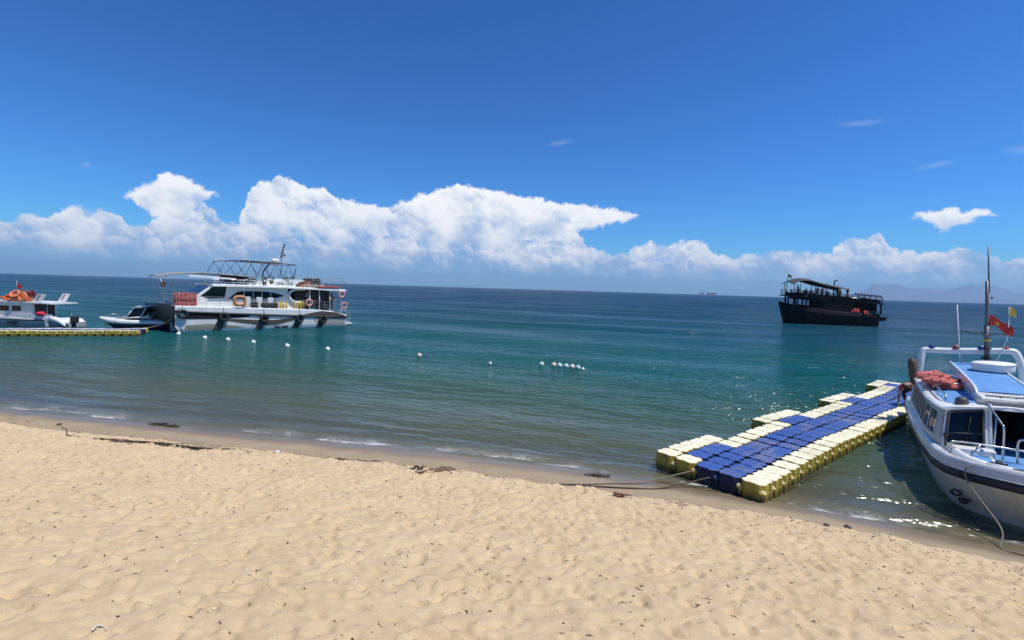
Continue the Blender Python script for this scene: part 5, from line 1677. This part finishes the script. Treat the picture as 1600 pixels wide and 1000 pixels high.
ME_JACKET_B = life_jacket_mesh('life_jacket_bright', mat('bright_red', (0.85, 0.10, 0.07), 0.8, var=0.2, vscale=5))
for k, u in enumerate((9.2, 9.55, 9.9, 10.9, 11.2)):
    jacket(mws, (u, -2.0, sh_z(u) + 0.16 + 0.25 * (k < 3)), (1.4, 0, 0.2 * k), 'red life jacket hung over the black boat lower rail, %s' % ['nearest the bow', 'second from the bow', 'third from the bow', 'second from the stern', 'nearest the stern'][k], 'life jackets hung on the black boat rail', ME_JACKET_B)
wb = MB().box((0, 0, 0.10), (1.1, 0.5, 0.2), bev=0.04).build('white_cushion', M_WHITE)
wb.matrix_world = mws @ Matrix.Translation((9.3, -1.5, up_z(9.3) + 0.35))
tag(wb, 'white cushion on the upper deck of the black boat', 'cushion')
MB().box((0, 0, -0.17), (1.0, 0.45, 0.34)).build('cushion_base', M_TAR2, wb)

# ================================================================== PASSENGER BOAT AT THE LEFT EDGE
LB = thing('passenger_boat', 'white passenger boat with outboard moored behind the far dock, cut by the left edge', 'boat', (-34.28, 37.0, 0.0), math.radians(3))
mwl = frame_of(LB)
# u runs to the stern (0 at the stern), near side at y = 0
PU = [-9.0, -8.4, -7.2, -5, -2.5, -1.2, -0.5, 0.0]
hw_ = [0.05, 0.55, 1.0, 1.25, 1.3, 1.3, 1.15, 0.85]
pr_z = [1.25, 1.1, 0.92, 0.72, 0.66, 0.68, 0.60, 0.35]
hl = MB()
rows = []
for wk, zk in ((0.1, -0.35), (0.75, -0.2), (0.92, 0.0), (0.98, 0.5), (1.0, 1.0), (0.9, 1.02)):
    rows.append([(u + (0.6 if zk <= 0 else 0.2 if zk < 1 else 0) * max(0, (-7.5 - u)), w * wk, z * zk if zk > 0 else zk) for u, w, z in zip(PU, hw_, pr_z)])
LBY = 1.3
full = [[(u, LBY - w, z) for u, w, z in reversed(r)] + [(u, LBY + w, z) for u, w, z in r[1:]] for r in rows]
sheet(hl, full, True)
e_ = [r[0] for r in full] + [r[-1] for r in reversed(full)]
hl.add(e_, [tuple(range(len(e_)))])
hl.build('hull', mat('grey_hull', (0.34, 0.34, 0.36), 0.35, var=0.08, vscale=1), LB)
sheet(MB(), [[(u, LBY - w * 0.9, z - 0.02), (u, LBY + w * 0.9, z - 0.02)] for u, w, z in zip(PU, hw_, pr_z)], False).build('deck', M_WHITE, LB)
rl = MB()
for s in (1, -1):
    rl.tube([(u, LBY + s * (w + 0.01), z - 0.12) for u, w, z in zip(PU, hw_, pr_z)], 0.035, 6)
rl.build('rub_rail', M_BLACK, LB)
cb = MB().prism([(-7.0, 0.70), (-6.2, 1.55), (-5.6, 1.86), (-2.42, 1.84), (-2.42, 0.62)], 0.22, 2.38)
cb.build('cabin', M_WHITE, LB)
bw_ = MB()
slab(bw_, [(-2.42, 0.05, 0.64), (-0.9, 0.05, 0.66), (-0.9, 0.05, 0.98), (-2.42, 0.05, 0.98)], -0.10)
slab(bw_, [(-7.2, 0.14, 0.9), (-2.42, 0.05, 0.64), (-2.42, 0.05, 0.98), (-7.2, 0.22, 1.12)], -0.10)
bw_.build('bulwark', M_WHITE, LB)
# white quarter sponson beside the outboard
qs = MB()
rows = [[(u, 0.10 + 0.22 * math.cos(a) * k, z + 0.22 * math.sin(a) * k) for a in [j * math.tau / 10 for j in range(10)]] for u, z, k in ((-1.0, 0.66, 1.0), (-0.6, 0.62, 1.0), (-0.25, 0.48, 0.95), (0.0, 0.28, 0.7), (0.08, 0.15, 0.3))]
qs.loft(rows, True, True, True)
qs.build('stern_sponson', M_WHITE, LB)
for u in (-3.55, -4.42, -5.25):
    w_ = MB().box((u, 0.215, 1.40), (0.64, 0.02, 0.40), bev=0.006).build('side_window', M_GLASS, LB)
MB().box((-2.40, 1.3, 1.25), (0.03, 1.7, 1.0)).build('doorway', M_DARKROOM, LB)
rf = MB()
rows = [[(u, y, z) for y, z in ((0.05, zc - 0.03), (0.05, zc + 0.05), (1.3, zc + 0.13), (2.55, zc + 0.05), (2.55, zc - 0.03))] for u, zc in ((-6.2, 1.84), (-5, 1.9), (-2.4, 1.87), (-0.9, 1.80))]
rf.loft(rows, True, True)
rf.build('roof', M_WHITE, LB)
for y in (0.2, 2.4):
    MB().tube([(-1.3, y, 0.65), (-1.3, y, 1.8)], 0.025, 6).build('roof_post', M_STEEL, LB)
    wg = MB().prism([(-2.35, 1.93), (-1.75, 1.93), (-1.35, 2.55), (-1.95, 2.55)], y, y + 0.06)
    wg.build('roof_wing', M_WHITE, LB)
    MB().prism([(-2.16, 2.02), (-1.98, 2.02), (-1.70, 2.48), (-1.88, 2.48)], y - 0.006, y + 0.066).build('wing_slot', M_GREY, LB)
og = MB().box((0.12, 0.9, 0.60), (0.45, 0.42, 0.55), bev=0.1)
og.box((0.08, 0.9, 0.10), (0.2, 0.16, 0.7), bev=0.04)
og.build('outboard_engine', M_BLACK, LB)
MB().box((-1.15, -0.03, 0.42), (0.26, 0.10, 0.72), bev=0.04).build('side_fender', mat('fender_grey', (0.62, 0.64, 0.60), 0.6), LB)
Mt = axis_frame((-3.75, -0.04, 0.19), (0, -1, 0.0), (1, 0, 0))
text_mesh('hull_lettering', 'F 06', 0.42, Mt, M_LETTER, LB, shear=0.5, extrude=0.03)
rb = MB().ball((0, 0, 0.14), 0.2, 12, 8, (1.7, 1.0, 0.9))
rb.ball((0.15, 0.02, 0.22), 0.14, 10, 6, (1.3, 1, 0.8))
o = rb.build('red_sack', mat('crimson_cloth', (0.55, 0.02, 0.06), 0.8, var=0.2, vscale=6))
o.matrix_world = mwl @ Matrix.Translation((-1.65, 0.0, 0.90))
tag(o, 'crimson sack slumped on the side of the left passenger boat', 'sack')
ring_l = ['orange life ring lying against the roof rack of the left passenger boat', 'orange life ring leaning lower on the left boat, nearest its stern']
for lab, u, z, rx_ in zip(ring_l, (-3.55, -3.0), (2.50, 2.32), (0.9, 1.45)):
    o = MB().torus(0.28, 0.085, 20, 8, M=Matrix.Rotation(rx_, 4, 'X')).build('life_ring', mat('ring_orange', (0.72, 0.20, 0.08), 0.6, var=0.12))
    o.matrix_world = mwl @ Matrix.Translation((u, 0.12, z))
    tag(o, lab, 'life ring')
for k, (u, y, z, rz) in enumerate(((-4.4, 0.5, 2.02, 0.1), (-3.9, 0.6, 2.02, 0.3), (-3.3, 0.7, 2.02, -0.2), (-2.8, 0.6, 2.02, 0.2), (-4.6, 0.6, 2.16, 0.2), (-4.0, 0.6, 2.18, -0.3), (-3.4, 0.7, 2.17, 0.1), (-4.2, 0.6, 2.33, 0.0), (-3.6, 0.7, 2.33, 0.3))):
    jacket(mwl, (u, y, z), (0, 0, 1.57 + rz), 'orange life jacket in the heap on the left passenger boat roof', 'orange life jackets heaped on the left boat', ME_JACKET_O)
o = MB().ball((0, 0, 0.18), 0.3, 12, 8, (1.9, 1.2, 0.7)).ball((0.5, 0.1, 0.12), 0.22, 10, 6, (1.6, 1, 0.6)).build('tarpaulin', mat('dark_tarp', (0.08, 0.075, 0.06), 0.9, var=0.4, vscale=3, bump=0.5, bscale=8))
o.matrix_world = mwl @ Matrix.Translation((-4.1, 1.4, 2.42))
tag(o, 'dark crumpled tarpaulin on top of the left passenger boat roof', 'tarpaulin')
MB().box((0, 0, -0.22), (1.8, 0.8, 0.5), bev=0.05).build('roof_crate', M_DARKROOM, o)
o = MB().ball((0, 0, 0), 0.2, 10, 8, (1.4, 0.9, 0.9)).torus(0.2, 0.06, 16, 6, M=Matrix.Translation((0.15, -0.1, 0.0)) @ Matrix.Rotation(1.4, 4, 'X')).build('maroon_fender', mat('maroon', (0.16, 0.02, 0.03), 0.6, var=0.2))
o.matrix_world = mwl @ Matrix.Translation((-2.75, 0.6, 2.55))
tag(o, 'maroon fender ball on the roof stern of the left passenger boat', 'fender')
MB().tube([(0, 0, -0.6), (0, 0, -0.1)], 0.05, 6).build('fender_stand', M_WHITE, o)
fp = MB().tube([(-4.0, 0.8, 2.0), (-4.0, 0.8, 3.5)], 0.025, 6).build('flagstaff', M_DULL, LB)
flag_mesh(MB(), (0, 0, 0), 0.36, 0.30, 0.05, Matrix.Translation((-4.0, 0.8, 3.28)), 6, 4).build('red_flag', M_RED, fp)

# ================================================================== SMALL SPEEDBOAT BY THE CATAMARAN BOW
SM = thing('small_speedboat', 'small white and navy speedboat tucked between the far dock and the catamaran bow', 'speedboat', (-29.5, 38.5, 0.0), math.radians(25))
su = [-2.55, -2.3, -1.8, -1.0, 0.2, 2.2]
sw = [0.03, 0.35, 0.70, 0.98, 1.08, 1.05]
sz = [0.80, 0.78, 0.74, 0.70, 0.66, 0.62]
rows_ = lambda prof: [[(u + rk * max(0, -1.2 - u), w * wk, z * zk + zo) for u, w, z in zip(su, sw, sz)] for wk, zk, zo, rk in prof]
sheet(MB(), mirror_rows(rows_([(0.1, 0, -0.3, 0.9), (0.8, 0, -0.05, 0.7), (0.9, 0.35, 0, 0.4), (0.98, 0.62, 0, 0.15)])), True).build('hull', M_NAVY, SM)
h2 = rows_([(0.98, 0.62, 0, 0.15), (1.0, 0.66, 0, 0.1), (1.0, 1.0, 0, 0.0), (0.9, 1.06, 0, 0.0)])
sheet(MB(), mirror_rows(h2), True).build('topsides', M_WHITE, SM)
sheet(MB(), [[(u, w * 0.9 * k, z * 1.06 + 0.10 * (1 - abs(k))) for k in (1, 0.4, 0, -0.4, -1)] for u, w, z in zip(su, sw, sz)], True).build('foredeck', M_WHITE, SM)
MB().prism([(-1.6, 0.80), (-1.15, 0.93), (-0.75, 0.94), (-0.9, 0.82)], -0.5, 0.5).build('deck_hatch', M_GREY, SM)
ws_ = MB()
slab(ws_, [(-0.72, -0.85, 0.90), (-0.72, 0.85, 0.90), (-0.18, 0.70, 1.66), (-0.18, -0.70, 1.66)], -0.02)
ws_.build('windscreen', M_GLASS, SM)
for s in (-1, 1):
    fr = MB()
    P_ = [(-0.75, 0.88 * s, 0.88), (-0.20, 0.74 * s, 1.68), (0.55, 0.74 * s, 1.70), (0.20, 0.90 * s, 0.95)]
    for k in range(4):
        fr.tube([P_[k], P_[(k + 1) % 4]], 0.05, 6)
    fr = fr.build('side_frame', M_WHITE, SM)
    gw = MB()
    slab(gw, [tuple(Vector(p) + Vector((0, -0.02 * s, 0))) for p in P_], 0.012 * s)
    gw.build('side_window', M_GLASS, fr)
rows = [[(u, y, z - 0.05 * (y / 0.85) ** 2) for y in (-0.88, -0.4, 0, 0.4, 0.88)] for u, z in ((-0.35, 1.68), (-0.1, 1.78), (0.6, 1.84), (1.6, 1.84))]
rfm = MB()
sheet(rfm, rows, True)
sheet(rfm, [[(p[0], p[1], p[2] - 0.06) for p in r] for r in rows], True)
rfm.build('roof', M_WHITE, SM)
for u in (1.5,):
    for y in (-0.75, 0.75):
        MB().tube([(u, y, 0.6), (u, y, 1.8)], 0.03, 6).build('roof_post', M_STEEL, SM)
lr = MB()
for y in (-0.5, 0.5):
    lr.tube([(-2.1, y * 0.5, 0.85), (-2.05, y * 0.6, 1.12), (-1.2, y * 1.5, 1.10), (-1.1, y * 1.6, 0.85)], 0.015, 5)
lr.build('bow_rail', M_STEEL, SM)

# ================================================================== BUOYS
WHITE_B = mat('buoy_white', (0.72, 0.72, 0.68), 0.45, var=0.1, dirt=(0.25, 0.27, 0.2), dirt_amt=0.5, dirt_scale=3)
GREEN_B = mat('buoy_green', (0.42, 0.60, 0.54), 0.5, var=0.15, dirt=(0.12, 0.14, 0.1), dirt_amt=0.5, dirt_scale=3)
PALE_B = mat('buoy_pink', (0.66, 0.54, 0.47), 0.5, var=0.15, dirt=(0.2, 0.15, 0.1), dirt_amt=0.5, dirt_scale=3)
BUOYS = [(-24.02, 34.91, 'w', 'white buoy by the catamaran bow, first of the row'), (-20.98, 33.11, 'w', 'white buoy second from the catamaran bow'), (-19.01, 32.44, 'w', 'white buoy third from the catamaran bow'),
         (-16.8, 31.5, 'w', 'white buoy fourth from the catamaran bow'), (-13.95, 30.13, 'w', 'white buoy off the catamaran stern, fifth of the row'), (-11.1, 29.24, 'w', 'white buoy sixth from the catamaran bow'),
         (-5.26, 27.74, 'p', 'pinkish buoy alone in the open water right of the white ones'), (-1.1, 25.93, 's', 'smallest white buoy, half sunk between pinkish buoy and cluster'),
         (1.65, 25.81, 'g', 'green buoy at the left of the cluster, set apart'), (2.30, 25.71, 'p', 'pinkish buoy second in the cluster'), (2.60, 25.54, 'g', 'green buoy third in the cluster'), (2.92, 25.4, 'g', 'green buoy fourth in the cluster'),
         (3.22, 25.25, 'p', 'pinkish buoy fifth in the cluster'), (3.50, 25.1, 'g', 'green buoy sixth in the cluster'), (3.74, 24.94, 's', 'small white buoy at the right end of the cluster')]
BM = {}
for x, y, k, lab in BUOYS:
    r = 0.09 if k == 's' else 0.145
    if k not in BM:
        mb = MB().ball((0, 0, 0), r, 16, 12)
        mb.tube([(0, -r * 0.5, r * 0.9), (0, 0, r * 1.16), (0, r * 0.5, r * 0.9)], 0.02, 5)
        BM[k] = mb.mesh('buoy')
        BM[k].materials.append({'w': WHITE_B, 's': WHITE_B, 'g': GREEN_B, 'p': PALE_B}[k])
    o = link('mooring_buoy', BM[k])
    o.location = (x, y, r * 0.35 if k != 's' else 0.0)
    o.rotation_euler = (random.uniform(-0.5, 0.5), random.uniform(-0.5, 0.5), random.uniform(0, 3))
    tag(o, lab, 'buoy', 'buoys on the swimming line')

# ================================================================== CARGO SHIPS ON THE HORIZON
for lab, px_, L_s, towers in (('nearer-left tiny cargo ship on the horizon', 0.3865, 66, ((0, 20, 26), (22, 30, 14))), ('right-hand tiny cargo ship on the horizon, longer one', 0.4075, 105, ((-38, 20, 22), (0, 60, 16), (40, 16, 20)))):
    Dd = 5200.0
    c = thing('cargo_ship', lab, 'ship', (px_ * Dd, Dd, 0), 0.03)
    MB().prism([(-L_s / 2, 9), (-L_s / 2 + 5, -2), (L_s / 2 - 3, -2), (L_s / 2, 9)], -9, 9).build('hull', M_GREY, c)
    for x, w_, hgt in towers:
        MB().box((x * L_s / 105, 0, 9 + hgt / 2), (w_ * L_s / 105, 14, hgt), taper=0.9).build('superstructure', M_GREY, c)

# ================================================================== BEACH LITTER
M_TWIG = mat('driftwood_dark', (0.085, 0.058, 0.038), 0.9, var=0.4, vscale=12, bump=0.6, bscale=60)
M_DRIFT = mat('driftwood_pale', (0.34, 0.25, 0.16), 0.9, var=0.3, vscale=10, bump=0.6, bscale=50)
M_WEED = mat('seaweed', (0.055, 0.042, 0.022), 0.7, var=0.5, vscale=12)


def stick(mb, pts, r0, r1, up=0.01):
    q = bez([(x, y, max(sand_z(x, y), 0) + up + r0 * 0.4) for x, y in pts], 5)
    n = len(q)
    mb.tube(q, [r0 + (r1 - r0) * i / (n - 1) for i in range(n)], 5)
    return mb


br = random.Random(21)
mb = MB()
stick(mb, [(-10.18, 11.01), (-9.3, 11.02), (-8.2, 10.86), (-7.3, 10.70), (-6.6, 10.58)], 0.012, 0.03)
for k in range(26):
    t_ = br.random()
    x0, y0 = -9.6 + 3.0 * t_, 11.03 - 0.42 * t_ + br.uniform(-0.10, 0.12)
    L = br.uniform(0.3, 1.1)
    stick(mb, [(x0, y0), (x0 + L * 0.5, y0 - 0.08 * L + br.uniform(-0.04, 0.04)), (x0 + L, y0 - 0.15 * L + br.uniform(-0.05, 0.05))], br.uniform(0.006, 0.016), 0.004)
mb.tube([(-10.18, 11.01, sand_z(-10.18, 11.01)), (-10.2, 11.02, sand_z(-10.18, 11.01) + 0.16), (-10.32, 11.02, sand_z(-10.18, 11.01) + 0.19)], 0.012, 5)
tag(mb.build('fallen_branch', M_TWIG), 'long dark fallen branch lying on the sand at the left', 'branch')


def pile(label, x, y, n, spread, lmin, lmax, material, name='driftwood_pile', cat='driftwood', r=(0.006, 0.018)):
    mb = MB()
    for k in range(n):
        a = br.gauss(-0.15, 0.5)
        L = br.uniform(lmin, lmax)
        x0, y0 = x + br.uniform(-spread, spread), y + br.uniform(-spread, spread) * 0.25
        stick(mb, [(x0 - L / 2 * math.cos(a), y0 - L / 2 * math.sin(a)), (x0, y0 + br.uniform(-0.04, 0.04)), (x0 + L / 2 * math.cos(a), y0 + L / 2 * math.sin(a))], br.uniform(*r), 0.005, br.uniform(0.0, 0.05))
    return tag(mb.build(name, material), label, cat)


pile('pale and dark driftwood heap at the middle of the tide line', -1.45, 9.80, 12, 0.32, 0.2, 0.7, M_DRIFT, r=(0.012, 0.034))
pile('dark driftwood knot beside the pale driftwood heap', -1.80, 9.88, 14, 0.10, 0.10, 0.26, M_TWIG, r=(0.010, 0.024))
pile('short tangle of twigs left of the driftwood heap, on the tide line', -3.05, 10.42, 16, 0.22, 0.08, 0.3, M_TWIG)
pile('second tangle of twigs farther left on the tide line', -3.75, 10.50, 14, 0.2, 0.08, 0.3, M_TWIG)
pile('reddish wood chunk lying on the sand below the mooring ropes', 2.22, 8.96, 4, 0.12, 0.2, 0.36, mat('red_wood', (0.20, 0.085, 0.05), 0.85, var=0.3, vscale=9), r=(0.022, 0.04))
pile('thin pale stick on the sand right of the reddish wood', 3.1, 8.72, 2, 0.1, 0.4, 0.6, M_DRIFT)


def weed(label, x, y, n, sx, sy):
    mb = MB()
    for k in range(n):
        a = br.uniform(0, 6.28)
        c = Vector((x + br.gauss(0, sx), y + br.gauss(0, sy), 0))
        c.z = max(sand_z(c.x, c.y), 0.0) + br.uniform(0.005, 0.04)
        d = Vector((math.cos(a), math.sin(a), br.uniform(-0.2, 0.4))) * br.uniform(0.03, 0.09)
        e = Vector((-d.y, d.x, 0.01)) * 0.3
        mb.add([c - d, c + e, c + d, c - e + Vector((0, 0, 0.012))], [(0, 1, 2), (0, 2, 3), (0, 3, 1), (1, 3, 2)])
    return tag(mb.build('seaweed_clump', M_WEED), label, 'seaweed')


weed('dark seaweed clump in the wash near the dock ropes', 1.95, 10.40, 90, 0.12, 0.03)
weed('dark seaweed clump in the foam at the left, larger one', -9.66, 13.22, 110, 0.12, 0.04)
weed('smaller dark seaweed clump just right of the larger one in the foam', -9.2, 13.10, 70, 0.09, 0.03)


def stone(label, x, y, r, material, name='stone', cat='stone', sc=(1.3, 1, 0.7)):
    v, f = bmesh.new(), None
    bmesh.ops.create_icosphere(v, subdivisions=2, radius=r)
    for q in v.verts:
        q.co *= 1 + 0.25 * math.sin(q.co.x * 90 + q.co.y * 55) * math.cos(q.co.z * 70)
        q.co = Vector((q.co.x * sc[0], q.co.y * sc[1], q.co.z * sc[2]))
    me_ = bpy.data.meshes.new(name)
    v.to_mesh(me_)
    v.free()
    me_.materials.append(material)
    o = link(name, me_)
    o.location = (x, y, max(sand_z(x, y), 0) + r * 0.35)
    o.rotation_euler = (0, 0, br.uniform(0, 6))
    return tag(o, label, cat)


M_STONE = mat('dark_stone', (0.09, 0.07, 0.055), 0.9, var=0.3, vscale=20)
stone('dark stone on the wet sand at the far left', -11.7, 12.44, 0.055, M_STONE)
stone('small stone below the speedboat shadow, left of a pair', 5.45, 8.03, 0.04, M_STONE)
stone('small stone below the speedboat shadow, right of a pair', 5.75, 7.94, 0.05, M_STONE)
stone('dark clod beside the mooring rope end', 1.72, 9.60, 0.05, M_STONE)


def scrap(label, x, y, s, material, cat='litter'):
    mb = MB()
    n = 7
    g = [[(x + s * (i / n - 0.5) * 1.6 + 0.1 * s * math.sin(j * 2.1), y + s * (j / n - 0.5), 0) for i in range(n + 1)] for j in range(n + 1)]
    g = [[(p[0], p[1], max(sand_z(p[0], p[1]), 0) + 0.012 + s * 0.22 * abs(math.sin(i * 1.3 + j * 0.9) * math.cos(j * 1.7 - i * 0.4))) for i, p in enumerate(r)] for j, r in enumerate(g)]
    sheet(mb, g, False)
    sheet(mb, [[(p[0], p[1], p[2] - 0.003) for p in r] for r in g], False)
    return tag(mb.build('plastic_scrap', material), label, cat)


M_PAPER = mat('white_plastic_film', (0.78, 0.78, 0.76), 0.4)
scrap('crumpled white plastic scrap at the bottom left of the sand', -3.09, 3.56, 0.05, M_PAPER)
scrap('blue and white plastic scrap near the mooring ropes', 1.58, 9.37, 0.10, mat('bluish_film', (0.45, 0.55, 0.70), 0.4, var=0.4, vscale=25))
scrap('pale plastic scrap on the tide line left of the twigs', -5.13, 10.66, 0.12, M_PAPER)

# crumbs of bark, weed and shell scattered all over the dry sand: far too many to count
mb = MB()
for k in range(5200):
    x, y = br.uniform(-15, 10), br.uniform(2.7, 12.5)
    if br.random() < 0.25:
        y = float(shore_y(x)) - 1.25 - abs(br.gauss(0, 0.35))
    if float(shore_s(x, y)) < 1.05 or y < 2.6:
        continue
    c = Vector((x, y, sand_z(x, y) + 0.003))
    a = br.gauss(0.1, 0.8)
    L = br.choice((0.010, 0.014, 0.020, 0.028, 0.055)) * br.uniform(0.45, 1.15)
    wd = max(0.004, L * br.uniform(0.15, 0.5)) if L < 0.03 else 0.005
    d, e = Vector((math.cos(a), math.sin(a), 0)) * L, Vector((-math.sin(a), math.cos(a), 0)) * wd
    u_ = Vector((0, 0, wd * 1.2))
    mb.add([c - d, c - e, c + d, c + e, c + u_], [(0, 1, 4), (1, 2, 4), (2, 3, 4), (3, 0, 4)])
tag(mb.build('beach_debris', M_TWIG), 'dark crumbs of bark and weed scattered over the sand', 'debris', kind='stuff')
mb = MB()
for k in range(420):
    x, y = br.uniform(-12, 9), br.uniform(2.8, 11.5)
    if float(shore_s(x, y)) < 1.2:
        continue
    c = Vector((x, y, sand_z(x, y) + 0.004))
    s_ = br.uniform(0.006, 0.014)
    mb.ball(c, s_, 5, 3, (1.3, 1, 0.5))
tag(mb.build('shell_bits', mat('shell', (0.72, 0.68, 0.60), 0.6)), 'pale shell bits scattered over the sand', 'shells', kind='stuff')
